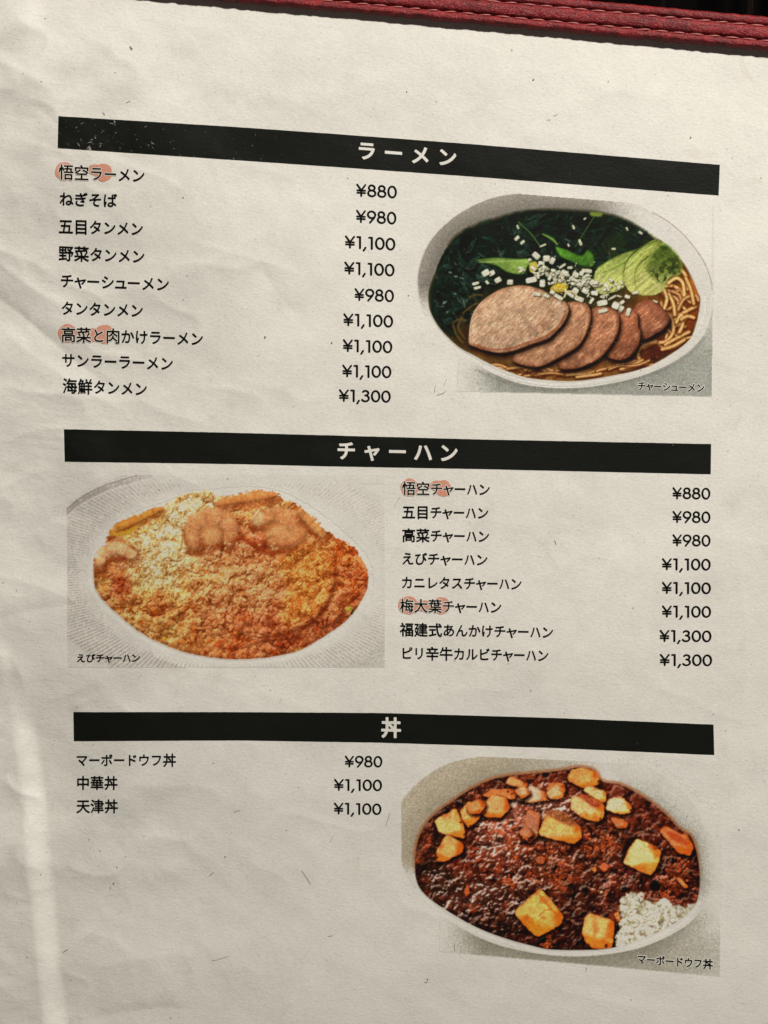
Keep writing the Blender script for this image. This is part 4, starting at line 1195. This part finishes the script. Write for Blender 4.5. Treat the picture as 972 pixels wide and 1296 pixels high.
def make_plain(name, colour, rough=.6, bump=0, scale=300, var=.3, spec=.4):
    m, nt, b = nodes_of(name)
    geo = nd(nt, 'ShaderNodeNewGeometry'); pos = geo.outputs['Position']
    n1 = noise(nt, pos, scale, 4, .6)
    nt.links.new(mul(nt, colour + (1,), ramp(nt, n1, [(.3, 1 - var), (.7, 1.)])), b.inputs['Base Color'])
    b.inputs['Roughness'].default_value = rough; b.inputs['Specular IOR Level'].default_value = spec
    if bump:
        bp = nd(nt, 'ShaderNodeBump'); bp.inputs['Strength'].default_value = .6; bp.inputs['Distance'].default_value = bump
        nt.links.new(n1, bp.inputs['Height']); nt.links.new(bp.outputs[0], b.inputs['Normal'])
    return m


def make_table():
    m, nt, b = nodes_of('dark_lacquered_wood')
    geo = nd(nt, 'ShaderNodeNewGeometry'); pos = geo.outputs['Position']
    mp = nd(nt, 'ShaderNodeMapping'); mp.inputs['Scale'].default_value = (9, .6, 1); nt.links.new(pos, mp.inputs['Vector'])
    g = noise(nt, mp.outputs[0], 9, 5, .6, .5)
    nt.links.new(ramp(nt, g, [(.45, (.0012, .001, .0012)), (.62, (.004, .003, .003)), (.78, (.030, .020, .014))]), b.inputs['Base Color'])
    b.inputs['Roughness'].default_value = .7; b.inputs['Specular IOR Level'].default_value = .0
    return m


M_PAPER = make_paper(); M_PRINT = make_print('printed_ink', .6, .12, .7); M_BAR = make_bar_ink(); M_LEATHER = make_leather()
M_TEXT = make_print('black_text_ink', .6, .08, .4)
M_THREAD = make_plain('pale_red_thread', (.50, .13, .12), .45, 0.00004, 3000, .5)
M_LINING = make_plain('dark_cover_lining', (.030, .018, .020), .8, 0.00005, 900, .4)
M_TABLE = make_table()
M_FIBRE = make_plain('grey_lint', (.27, .23, .19), .8, 0, 3000, .5)

# ------------------------------------------------------------------ the setting
tx, ty = np.meshgrid(np.linspace(-.6, .6, 13), np.linspace(-.5, .7, 13))
table = mesh_object('table_top', np.stack([tx.ravel(), ty.ravel(), np.full(tx.size, -.0300)], -1), None, M_TABLE, quads=grid_quads(13, 13)[:, ::-1])
tag(table, 'dark lacquered table top beyond the red cover', kind='structure')

# ------------------------------------------------------------------ the menu cover
# head border line, measured: lower lip from (265, 0) to (972, 65)
A = at_height(np.array([265.0]), np.array([-0.5]), .0022)[0]; B = at_height(np.array([972.0]), np.array([64.0]), .0022)[0]
along = (B - A) / np.linalg.norm(B - A); across = np.array((-along[1], along[0], 0.0))
O = A - along * .085
LEN = .245; WID = .0084

cover = bpy.data.objects.new('menu_cover', None)
cover_o = O + along * LEN / 2
cover.location = (cover_o[0], cover_o[1], -.0092)
COL.objects.link(cover)
tag(cover, 'red leather menu cover with double stitched head border under the page', 'menu cover')


def strip_height(q, l):
    """profile of the padded border: q across (0 at the paper side), l along, in metres"""
    t = q / WID
    z = .00330 - .00060 * np.exp(-((t - .27) / .05)**2) - .00060 * np.exp(-((t - .70) / .05)**2)
    z -= .0011 * np.clip((.12 - t) / .12, 0, 1)**2.2 + .0010 * np.clip((t - .90) / .10, 0, 1)**2
    z += .00030 * np.sin(np.clip((t - .30) / .38, 0, 1) * math.pi) + .00010 * np.sin(np.clip((t - .73) / .25, 0, 1) * math.pi)
    return z


nl, nq = 520, 44
ls = np.linspace(0, LEN, nl)
prof_q = np.concatenate([[WID * .06, WID * .02], np.linspace(0, WID, nq - 5), [WID, WID * 1.0, WID]])
Q, Ls = np.meshgrid(prof_q, ls)
Zs = strip_height(Q, Ls)
Zs[:, 0] = .0010; Zs[:, 1] = .0012; Zs[:, 2] = .0019
Zs[:, -3] = .0008; Zs[:, -2] = -.0025; Zs[:, -1] = -.0056
jit = np.stack([vnoise(Ls * 40000 + Q * 9000, Q * 60000, 22, 12), vnoise(Ls * 40000, Q * 60000, 60, 13)], -1) - .5
Zs[:, 3:-3] += (jit[:, 3:-3, 0] * .00013 + jit[:, 3:-3, 1] * .00014)
edge_j = (vnoise(ls * 40000, ls * 0, 16, 14) - .5) * .00010 + (vnoise(ls * 40000, ls * 0, 70, 15) - .5) * .00026
Qj = Q.copy(); Qj[:, :6] += edge_j[:, None]; Qj[:, -6:] += (np.roll(edge_j, 31) * .6)[:, None]
pts = O[None, None, :2] + Ls[..., None] * along[:2] + Qj[..., None] * across[:2]
V = np.concatenate([pts, Zs[..., None]], -1).reshape(-1, 3)
strip = mesh_object('border_strip', V, None, M_LEATHER, cover, quads=grid_quads(nq, nl))
strip.data.flip_normals() if strip.data.polygons[len(strip.data.polygons) // 2].normal.z < 0 else None


def box(name, p0, l0, l1, q0, q1, z0, z1, mat, parent, bevel=.0004):
    c_ = [(l0, q0), (l1, q0), (l1, q1), (l0, q1)]
    v_ = []
    for z_, ins in ((z0, bevel), (z0 + bevel, 0), (z1 - bevel, 0), (z1, bevel)):
        for l_, q_ in c_:
            ll = l_ + (ins if l_ == l0 else -ins); qq = q_ + (ins if q_ == q0 else -ins)
            P_ = p0[:2] + along[:2] * ll + across[:2] * qq
            v_.append((P_[0], P_[1], z_))
    f_ = [(3, 2, 1, 0), (12, 13, 14, 15)]
    for k_ in range(3):
        for i_ in range(4):
            j_ = (i_ + 1) % 4
            f_.append((k_ * 4 + i_, k_ * 4 + j_, k_ * 4 + 4 + j_, k_ * 4 + 4 + i_))
    return mesh_object(name, v_, f_, mat, parent, smooth=False)


box('cover_board', O, -.004, LEN + .004, -.305, WID - .0003, -.0090, -.0059, M_LEATHER, cover)
box('inner_lining', O, 0, LEN, -.300, WID - .0008, -.00588, -.0053, M_LINING, cover, .0001)

# stitches: a short twisted bead of thread between two holes, each one a part
def stitch_mesh():
    bm = bmesh.new(); n = 9; rings = []
    for i in range(n):
        t = i / (n - 1); s_ = t - .5
        r = .00021 * (0.55 + .45 * math.sin(math.pi * t))
        cx = s_ * .0037; cy = s_ * .00045; cz = .00012 * math.sin(math.pi * t) - .00022 * (abs(s_) * 2)**3
        rings.append([bm.verts.new((cx, cy + r * math.cos(a) * 1.1, cz + r * math.sin(a))) for a in [k * math.tau / 6 for k in range(6)]])
    for a, b_ in zip(rings, rings[1:]):
        for k in range(6): bm.faces.new((a[k], a[(k + 1) % 6], b_[(k + 1) % 6], b_[k]))
    bm.faces.new(rings[0][::-1]); bm.faces.new(rings[-1])
    bmesh.ops.recalc_face_normals(bm, faces=bm.faces)
    me = bpy.data.meshes.new('stitch'); bm.to_mesh(me); bm.free()
    for p in me.polygons: p.use_smooth = True
    me.materials.append(M_THREAD)
    return me


sm_ = stitch_mesh(); ang = math.atan2(along[1], along[0]); RS = random.Random(2)
for row, t in enumerate((.27, .70)):
    for k in range(int(LEN / .00452)):
        l_ = .002 + k * .00452 + (.0016 if row else 0)
        q_ = WID * t
        o = bpy.data.objects.new('stitch', sm_)
        P_ = O[:2] + along[:2] * l_ + across[:2] * q_
        o.parent = cover
        o.location = Vector((P_[0], P_[1], .00284 + RS.uniform(-.00005, .00005))) - Vector(cover.location)
        o.rotation_euler = (0, 0, ang + RS.uniform(-.09, .03) - .03)
        o.scale = (RS.uniform(.88, 1.04), 1, 1)
        COL.objects.link(o)

# ------------------------------------------------------------------ the page
# the sheet: head edge slips under the border, the other edges lie outside the photograph
NU, NV = 440, 560
pu = np.linspace(-.1115, .1115, NU); pv = np.linspace(-.1500, .0, NV)
head = lambda x: (O[1] + (x - O[0]) / along[0] * along[1]) + .0022
X_, T_ = np.meshgrid(pu, np.linspace(0, 1, NV))
Y_ = -.150 + T_ * (head(X_) + .150)
Z_ = height(X_, Y_)
page_origin = (0.0, 0.0, 0.0)
page = mesh_object('menu_page', np.stack([X_, Y_, Z_], -1).reshape(-1, 3), None, M_PAPER, quads=grid_quads(NU, NV), origin=np.array(page_origin))
if page.data.polygons[1000].normal.z < 0: page.data.flip_normals()
so_ = page.modifiers.new('thickness', 'SOLIDIFY'); so_.thickness = .00018; so_.offset = -1
tag(page, 'crumpled cream menu page with Japanese dish names, prices and three dish pictures', 'menu page')


def quad_patch(name, top, bot, n, m, mat, off, ink, parent, label=None):
    """printed rectangle between two measured curves"""
    top = np.array(top, float); bot = np.array(bot, float)
    s_ = np.linspace(0, 1, n)
    def run(c_):
        tt = (c_[:, 0] - c_[0, 0]) / (c_[-1, 0] - c_[0, 0])
        y = np.interp(s_, tt, c_[:, 1])
        for _ in range(8): y[1:-1] = .25 * y[:-2] + .5 * y[1:-1] + .25 * y[2:]
        return np.stack([c_[0, 0] + s_ * (c_[-1, 0] - c_[0, 0]), y], -1)
    a, b = run(top), run(bot)
    w_ = np.linspace(0, 1, m)[:, None, None]
    g = a[None] * (1 - w_) + b[None] * w_
    # slightly uneven printed edge
    g[0, :, 1] += (vnoise(g[0, :, 0], g[0, :, 0] * 0, 5, 30) - .5) * .22
    g[-1, :, 1] += (vnoise(g[-1, :, 0], g[-1, :, 0] * 0, 6, 31) - .5) * .22
    P = on_page(g[..., 0], g[..., 1], off)
    o = mesh_object(name, P.reshape(-1, 3), None, mat, parent, ink=ink, quads=grid_quads(n, m))
    if o.data.polygons[5].normal.z < 0: o.data.flip_normals()
    if label: o['label'] = label
    return o


OFF_INK = .00005; OFF_SPOT = .00007; OFF_HALO = .00009; OFF_TEXT = .00012

# ------------------------------------------------------------------ lettering
_gl = {}; _raw = {}
def glyph_distance(ch, n=60, lo=-.12, span=1.24):
    """signed distance to the outline of one character on an n x n grid over its em square"""
    if ch in _raw: return _raw[ch]
    cu = bpy.data.curves.new('glyph', 'FONT'); cu.body = ch; cu.size = 1.0; cu.resolution_u = 3
    ob = bpy.data.objects.new('glyph', cu)
    me = bpy.data.meshes.new_from_object(ob)
    co = np.array([v.co[:2] for v in me.vertices])
    cnt = {}
    for p in me.polygons:
        vs = list(p.vertices)
        for i in range(len(vs)):
            e = (min(vs[i - 1], vs[i]), max(vs[i - 1], vs[i])); cnt[e] = cnt.get(e, 0) + 1
    seg = np.array([e for e, k in cnt.items() if k == 1])
    bpy.data.meshes.remove(me); bpy.data.objects.remove(ob); bpy.data.curves.remove(cu)
    g = lo + span * (np.arange(n) + .5) / n
    X, Y = np.meshgrid(g, g - .12)
    A = co[seg[:, 0]]; B = co[seg[:, 1]]
    d2 = np.full(X.shape, 1e9); ins = np.zeros(X.shape, bool)
    for a_, b_ in zip(A, B):
        d = b_ - a_; L = d @ d + 1e-12
        t = np.clip(((X - a_[0]) * d[0] + (Y - a_[1]) * d[1]) / L, 0, 1)
        d2 = np.minimum(d2, (X - a_[0] - t * d[0])**2 + (Y - a_[1] - t * d[1])**2)
        if abs(d[1]) > 1e-9:
            ins ^= ((a_[1] > Y) != (b_[1] > Y)) & (X < d[0] * (Y - a_[1]) / d[1] + a_[0])
    _raw[ch] = (np.where(ins, 1, -1) * np.sqrt(d2), X, Y)
    return _raw[ch]


def glyph(ch, bold):
    """character shape thickened by `bold`, as small cells so that it can follow the paper"""
    key = (ch, bold)
    if key in _gl: return _gl[key]
    sd, X, Y = glyph_distance(ch)
    f = sd + bold
    n = f.shape[0]; V = []; F = []; idx = {}
    def corner(j, i):
        k = ('c', j, i)
        if k not in idx: idx[k] = len(V); V.append((X[j, i], Y[j, i]))
        return idx[k]
    def cut(j0, i0, j1, i1):
        k = (j0, i0, j1, i1) if (j0, i0) < (j1, i1) else (j1, i1, j0, i0)
        if k not in idx:
            a_, b_ = f[j0, i0], f[j1, i1]; t = a_ / (a_ - b_)
            idx[k] = len(V); V.append((X[j0, i0] + t * (X[j1, i1] - X[j0, i0]), Y[j0, i0] + t * (Y[j1, i1] - Y[j0, i0])))
        return idx[k]
    pos = f > 0
    any_ = pos[:-1, :-1] | pos[1:, :-1] | pos[:-1, 1:] | pos[1:, 1:]
    for j, i in zip(*np.nonzero(any_)):
        cs = [(j, i), (j, i + 1), (j + 1, i + 1), (j + 1, i)]
        poly = []
        for k in range(4):
            a_, b_ = cs[k], cs[(k + 1) % 4]
            if pos[a_]: poly.append(corner(*a_))
            if pos[a_] != pos[b_]: poly.append(cut(*a_, *b_))
        if len(poly) >= 3: F.append(tuple(poly))
    _gl[key] = (np.array(V), F)
    return _gl[key]


SMALL = 'ャュョッ'
def advance(ch):
    if ch in SMALL: return .74
    if ch in 'ハ': return .80
    if ch in 'リル': return .90
    if 0x3040 <= ord(ch) <= 0x30ff: return .90
    return 1.0


def lay_line(text, x0, y0, x1, y1, size, bold, gw=None, kana=.92, waver=0.0):
    wts = [advance(c_) for c_ in text]
    if gw: wts = [1.0] * len(text)
    tot = sum(wts); k = (x1 - x0) / tot
    V_, F_ = [], []; cur = 0; base = 0
    sl = (y1 - y0) / (x1 - x0)
    for ch, w_ in zip(text, wts):
        gv, gf = glyph(ch, bold)
        cx = x0 + (cur + w_ / 2) * k; cur += w_
        cy = y0 + (cx - x0) * sl
        h_ = size * (kana if 0x3040 <= ord(ch) <= 0x30ff else 1.0)
        wd = (gw if gw else min(k * w_ / (.92 if ch in SMALL else 1.0), size * 1.08))
        if ch in SMALL: wd = k * .98 if not gw else gw; h_ = size * kana
        lx = (gv[:, 0] - .5) * wd; ly = (gv[:, 1] - .38) * h_
        V_.append(np.stack([cx + lx, cy - ly + lx * sl], -1))
        F_ += [tuple(i + base for i in f) for f in gf]
        base += len(gv)
    return np.concatenate(V_), F_


def text_part(name, text, box_, size, bold, parent, ink, off=OFF_TEXT, gw=None, label=None, mat=None, kana=.92):
    v_, f_ = lay_line(text, *box_, size, bold, gw, kana)
    P = on_page(v_[:, 0], v_[:, 1], off)
    o = mesh_object(name, P, f_, mat or M_TEXT, parent, ink=ink, smooth=True)
    if np.mean([p.normal.z for p in o.data.polygons[:40]]) < 0: o.data.flip_normals()
    if label: o['label'] = label
    return o


# numerals of the price column: a round geometric face, built from strokes
def arc(cx, cy, rx, ry, a0, a1, n=20):
    return [(cx + rx * math.cos(math.radians(a0 + (a1 - a0) * i / n)), cy + ry * math.sin(math.radians(a0 + (a1 - a0) * i / n))) for i in range(n + 1)]

# unit: digit height 1, y up; (strokes, advance)
DIGITS = {
    '0': ([arc(.34, .5, .255, .435, 0, 360, 32)], .70),
    '1': ([[(.10, .925), (.27, .925), (.27, .03)]], .46),
    '8': ([arc(.32, .725, .195, .205, 0, 360, 26), arc(.32, .295, .245, .235, 0, 360, 28)], .68),
    '9': ([arc(.33, .665, .25, .265, 0, 360, 28), [(.565, .58), (.50, .42), (.22, .03)]], .68),
    '3': ([arc(.29, .74, .19, .19, 150, -90, 22), arc(.27, .30, .245, .25, 90, -150, 24)], .64),
    ',': ([[(.17, .10), (.05, -.14)]], .32),
    '¥': ([[(.05, .93), (.31, .50)], [(.60, .93), (.34, .50)], [(.325, .50), (.325, .03)], [(.06, .47), (.59, .47)], [(.06, .28), (.59, .28)]], .72),
}


def stroke_faces(P, hw, V_, F_, closed=False):
    P = np.array(P, float); n = len(P)
    closed = np.hypot(*(P[0] - P[-1])) < 1e-6
    if closed: P = P[:-1]; n -= 1
    base = len(V_)
    for i in range(n):
        if closed: d = P[(i + 1) % n] - P[i - 1]
        else: d = P[min(i + 1, n - 1)] - P[max(i - 1, 0)]
        d = d / (np.hypot(*d) + 1e-12); nn = np.array((-d[1], d[0]))
        w_ = hw
        if not closed and 0 < i < n - 1:
            a_ = P[i] - P[i - 1]; b_ = P[i + 1] - P[i]
            cs = np.dot(a_, b_) / (np.hypot(*a_) * np.hypot(*b_) + 1e-12)
            w_ = hw / max(.6, math.sqrt(max(.01, (1 + cs) / 2)))
        V_.append(P[i] + nn * w_); V_.append(P[i] - nn * w_)
    m = n if closed else n - 1
    for i in range(m):
        j = (i + 1) % n
        F_.append((base + 2 * i, base + 2 * i + 1, base + 2 * j + 1, base + 2 * j))
    if not closed:      # round ends
        for e, q in ((0, 1), (n - 1, n - 2)):
            d = P[e] - P[q]; a0 = math.atan2(d[1], d[0]); b2 = len(V_)
            V_.append(P[e])
            for k in range(7):
                a_ = a0 - math.pi / 2 + math.pi * k / 6
                V_.append(P[e] + hw * .98 * np.array((math.cos(a_), math.sin(a_))))
            for k in range(6): F_.append((b2, b2 + 1 + k, b2 + 2 + k))


def price_part(text, x0, y0, x1, y1, size, parent, hw=.069):
    tot = sum(DIGITS[c_][1] for c_ in text) - .10
    V_, F_ = [], []; cur = -.04
    kx = (x1 - x0) / tot
    for c_ in text:
        st_, ad = DIGITS[c_]
        for s_ in st_:
            s2 = []
            for i in range(len(s_) - 1):      # short segments, to follow the paper
                a_, b_ = np.array(s_[i]), np.array(s_[i + 1]); q = max(1, int(np.hypot(*(b_ - a_)) / .16))
                s2 += [tuple(a_ + (b_ - a_) * j / q) for j in range(q)]
            s2.append(s_[-1])
            stroke_faces([(x + cur, y) for x, y in s2], hw * (1.0 if c_ != '¥' else .92), V_, F_)
        cur += ad
    V_ = np.array(V_)
    sl = (y1 - y0) / (x1 - x0)
    X = x0 + V_[:, 0] * kx; Y = y0 + (X - x0) * sl - (V_[:, 1] - .5) * size
    P = on_page(X, Y, OFF_TEXT)
    o = mesh_object('dish_price', P, F_, M_TEXT, parent, ink=(.0045, .0045, .004), smooth=True)
    # faces seen from above
    bm = bmesh.new(); bm.from_mesh(o.data)
    for f in bm.faces:
        if f.normal.z < 0: f.normal_flip()
    bm.to_mesh(o.data); bm.free()
    return o


INK = (.0045, .0045, .004)
bars = [([(74, 147), (300, 160.8), (430, 170), (600, 182.7), (911, 208.6)], [(73, 187.5), (300, 202.8), (430, 211.6), (600, 223.6), (909.5, 247.4)],
         'ラーメン', (447, 189.5, 583, 200.3), 25, 25.5),
        ([(81, 543.2), (300, 547.8), (410, 550.8), (600, 556), (900, 562)], [(82, 584.3), (300, 587.3), (410, 590), (600, 593.5), (899.5, 600.2)],
         'チャーハン', (422, 569.8, 584, 573.4), 25, 25),
        ([(93, 901.2), (300, 901.2), (480, 902.3), (700, 908.5), (903, 917)], [(93.5, 938), (300, 937), (480, 939.8), (700, 946.5), (904, 955.6)],
         '丼', (480.5, 920.5, 509.5, 921), 27, 26)]
for top, bot, word, bx, size, gw in bars:
    bar = quad_patch('heading_bar', top, bot, 260, 14, M_BAR, OFF_INK, None, page, 'long black heading bar printed with the word ' + word)
    text_part('heading_text', word, bx, size, .030, bar, (1, 1, 1), off=OFF_HALO, gw=gw, mat=M_PRINT, kana=1.0)

names = [
    ('悟空ラーメン', 74, 217.6, 184, 222.6, 20.5), ('ねぎそば', 75, 251.6, 148.5, 254, 20.5), ('五目タンメン', 74, 286.2, 182, 289.8, 20.5),
    ('野菜タンメン', 74, 320.2, 184, 324.8, 20.5), ('チャーシューメン', 76, 355, 215, 359.9, 20.5), ('タンタンメン', 77, 389.7, 182, 393.2, 20.5),
    ('高菜と肉かけラーメン', 77, 423.2, 258, 429, 20.5), ('サンラーラーメン', 78, 455.6, 220, 460.2, 20.5), ('海鮮タンメン', 79, 488, 187, 492.6, 20.5),
    ('悟空チャーハン', 508.5, 617.9, 621, 619.5, 18.4), ('五目チャーハン', 508.5, 647.9, 619, 649.2, 18.4), ('高菜チャーハン', 508.5, 677.2, 620, 678.8, 18.4),
    ('えびチャーハン', 508, 706.6, 618, 708.4, 18.4), ('カニレタスチャーハン', 507.5, 737, 661, 739, 18.4), ('梅大葉チャーハン', 506, 766.4, 635.5, 768.4, 18.4),
    ('福建式あんかけチャーハン', 506, 796.4, 701, 800.2, 18.4), ('ピリ辛牛カルビチャーハン', 507, 826.3, 695, 829.6, 18.4),
    ('マーボードウフ丼', 96, 961.9, 223.5, 961.8, 17.8), ('中華丼', 96.5, 990.6, 149.5, 990.8, 18.6), ('天津丼', 96.5, 1020.2, 150, 1020.2, 18.6)]
SPOTS = {'悟空ラーメン': [(81.5, 217, 12, 12), (120, 215, 9, 7), (131, 218.5, 11, 11.5)], '高菜と肉かけラーメン': [(85.5, 422, 12, 12), (118, 424, 10, 9), (132, 423, 12.5, 12)],
         '悟空チャーハン': [(518.5, 617, 11.5, 11.5), (553, 615, 9, 7), (561, 618, 10, 10.5)], '梅大葉チャーハン': [(516.5, 766, 13, 11.5), (538, 767, 16, 7), (558.5, 766.5, 11.5, 11)]}
for text, x0, y0, x1, y1, size in names:
    o = text_part('dish_name', text, (x0, y0, x1, y1), size, .017, page, INK, label='dish name ' + text + ' in black print')
    if text in SPOTS:
        for k, (cx, cy, rx, ry) in enumerate(SPOTS[text]):
            g_ = [(cx, cy)]; f_ = []
            for r_ in (.5, 1.0):
                for a_ in range(28):
                    t_ = a_ * math.tau / 28; jr = 1 + .03 * math.sin(5 * t_ + cx) * r_
                    g_.append((cx + rx * r_ * jr * math.cos(t_), cy + ry * r_ * jr * math.sin(t_)))
            for a_ in range(28):
                b_ = (a_ + 1) % 28
                f_.append((0, 1 + b_, 1 + a_)); f_.append((1 + a_, 1 + b_, 29 + b_, 29 + a_))
            g_ = np.array(g_)
            s_ = mesh_object('red_spot', on_page(g_[:, 0], g_[:, 1], OFF_SPOT - .00001 + .000004 * k), f_, M_PRINT, o, ink=(.88, .42, .32))
            if s_.data.polygons[0].normal.z < 0: s_.data.flip_normals()
        nchar = {'悟空ラーメン': 4, '高菜と肉かけラーメン': 4, '悟空チャーハン': 4, '梅大葉チャーハン': 4}[text]
        wts = [advance(c_) for c_ in text]; xe = x0 + (x1 - x0) * sum(wts[:nchar]) / sum(wts)
        text_part('letter_halo', text[:nchar], (x0, y0, xe, y0 + (y1 - y0) * (xe - x0) / (x1 - x0)), size, .060, o, (1, .97, .95), off=OFF_HALO, mat=M_PRINT)

prices = [('¥880', 452, 240.2, 502, 243.2, 15.8), ('¥980', 451.7, 273.2, 501.3, 276.2, 15.8), ('¥1,100', 437.6, 305.6, 500, 309.2, 15.7), ('¥1,100', 436.8, 338.6, 499, 342, 15.6),
          ('¥980', 449.8, 372.2, 498.3, 374.6, 15.5), ('¥1,100', 435.6, 404, 497.2, 406.8, 15.4), ('¥1,100', 435, 436.8, 496.2, 439.2, 15.4), ('¥1,100', 434.2, 468.9, 495, 470.8, 15.3), ('¥1,300', 430, 500, 494.2, 501.9, 15.2)]
ys2 = [624.1, 654, 683.6, 713.9, 743.8, 773.7, 804.6, 835]
xs2 = [(852, 898.6), (852, 898.7), (852, 898.8), (838.7, 899), (838.7, 899.3), (838.7, 899.5), (835.7, 900), (836, 900.8)]
for t_, y_, (a_, b_) in zip(['¥880', '¥980', '¥980', '¥1,100', '¥1,100', '¥1,100', '¥1,300', '¥1,300'], ys2, xs2):
    prices.append((t_, a_, y_ - .4, b_, y_ + .6, 14.7))
prices += [('¥980', 437.4, 963.2, 483.6, 963.8, 14.4), ('¥1,100', 423.8, 992.6, 483.2, 993.8, 14.4), ('¥1,100', 423.6, 1022.6, 482.4, 1024, 14.4)]
for p_ in prices:
    price_part(*p_, page)['label'] = 'price ' + p_[0] + ' in round black numerals'

# ------------------------------------------------------------------ the three dish pictures
def picture(c, label):
    ink = c.ink()
    # keep only the cells that carry ink
    P = on_page(c.X, c.Y, OFF_INK)
    q = grid_quads(c.W, c.H)
    flat = ink.reshape(-1, 3)
    has = (flat.min(1) < .985)
    keep = has[q].any(1)
    q = q[keep]
    used = np.unique(q); remap = np.full(len(flat), -1); remap[used] = np.arange(len(used))
    o = mesh_object('dish_photo', P.reshape(-1, 3)[used], None, M_PRINT, page, ink=flat[used], quads=remap[q])
    if np.mean([o.data.polygons[i].normal.z for i in range(0, 500, 7)]) < 0: o.data.flip_normals()
    o['label'] = label
    return o


PS = 1.3
ph1 = picture(paint_noodle_soup(PS), 'printed picture of noodle soup with sliced pork, greens and chopped leek')
ph2 = picture(paint_fried_rice(PS), 'printed picture of fried rice with prawns on a ribbed white plate')
ph3 = picture(paint_tofu_rice(PS), 'printed picture of tofu in red sauce over rice in a white bowl')
for ph, text, bx, size, halo in ((ph1, 'チャーシューメン', (806.5, 488.3, 892, 491), 13.2, 1), (ph2, 'えびチャーハン', (96.5, 832.8, 178, 832.6), 12.6, 0), (ph3, 'マーボードウフ丼', (806, 1213.4, 902.5, 1220.4), 14.2, 1)):
    if halo: text_part('caption_halo', text, bx, size, .085, ph, (1, 1, 1), off=OFF_HALO, mat=M_PRINT)
    text_part('photo_caption', text, bx, size, .028, ph, INK, label='small caption ' + text)

# ------------------------------------------------------------------ lint, hairs and crumbs on the paper
RF = random.Random(9)
V_, F_ = [], []
def fibre(px, py, L, an, curl, hw):
    n = 7; x, y = px, py; pts_ = []; hw *= .62
    for i in range(n):
        pts_.append((x, y)); x += L / n * math.cos(an); y += L / n * math.sin(an); an += curl / n + RF.uniform(-.25, .25)
    stroke_faces(pts_, hw, V_, F_)
def crumb(px, py, r):
    b2 = len(V_); V_.append(np.array((px, py)))
    for k in range(7): V_.append(np.array((px + r * RF.uniform(.6, 1.2) * math.cos(k * .9), py + r * RF.uniform(.6, 1.2) * math.sin(k * .9))))
    for k in range(7): F_.append((b2, b2 + 1 + k, b2 + 1 + (k + 1) % 7))
for a in [(382, 1102, 24, .9, .6, .34), (488, 1045, 20, -1.1, .1, .3), (418, 1065, 12, -1.2, .8, .3), (265, 1108, 9, -.7, 0, .35), (565, 480, 9, 1.9, 1, .35), (553, 500, 16, -.3, -1, .35),
          (540, 1238, 10, .6, 4, .4), (552, 488, 10, 2.2, 0, .3), (702, 684, 6, 1.1, .6, .45), (700, 146, 8, .3, -2.2, .35), (692, 152, 6, -.6, 2, .3), (500, 640, 14, -1.1, 0, .3),
          (296, 1028, 10, -.5, .3, .3), (140, 1122, 4, 1.8, 0, .45), (148, 1096, 3, 1.5, 0, .5), (80, 1205, 8, -.6, .4, .5), (415, 1185, 8, -.3, 0, .3), (742, 1224, 6, 1.4, 0, .35), (575, 1195, 10, 1.6, 0, .35),
          (268, 1215, 26, .02, 0, .25), (160, 130, 7, -.5, 0, .4), (130, 142, 5, .8, 1, .5), (90, 250, 5, .4, 0, .3)]:
    fibre(*a)
for k in range(26):
    fibre(RF.uniform(10, 960), RF.uniform(100, 1285), RF.uniform(2, 6), RF.uniform(0, 6), RF.uniform(-1.5, 1.5), RF.uniform(.10, .22))
for px, py, r in [(165.5, 60, 1.5), (167, 62, 1.3), (675, 101, 1.2), (335.5, 426.5, 1.5), (420, 434, 1.1), (874, 174, 1.2), (517, 374, .9), (232, 250, .9), (285, 1084, 1.0), (144, 1118, 1.2), (648, 63, .9), (232, 379, .8), (515, 116, .9), (770, 103, .8), (935, 1050, 1.0)]:
    crumb(px, py, r)
for k in range(40): crumb(RF.uniform(5, 965), RF.uniform(90, 1290), RF.uniform(.35, .75))
V_ = np.array(V_)
keepf = [f for f in F_]
lint = mesh_object('lint', on_page(V_[:, 0], V_[:, 1], .00016), keepf, M_FIBRE, page, smooth=False)
tag(lint, 'fine grey hairs and crumbs lying on the paper', kind='stuff')
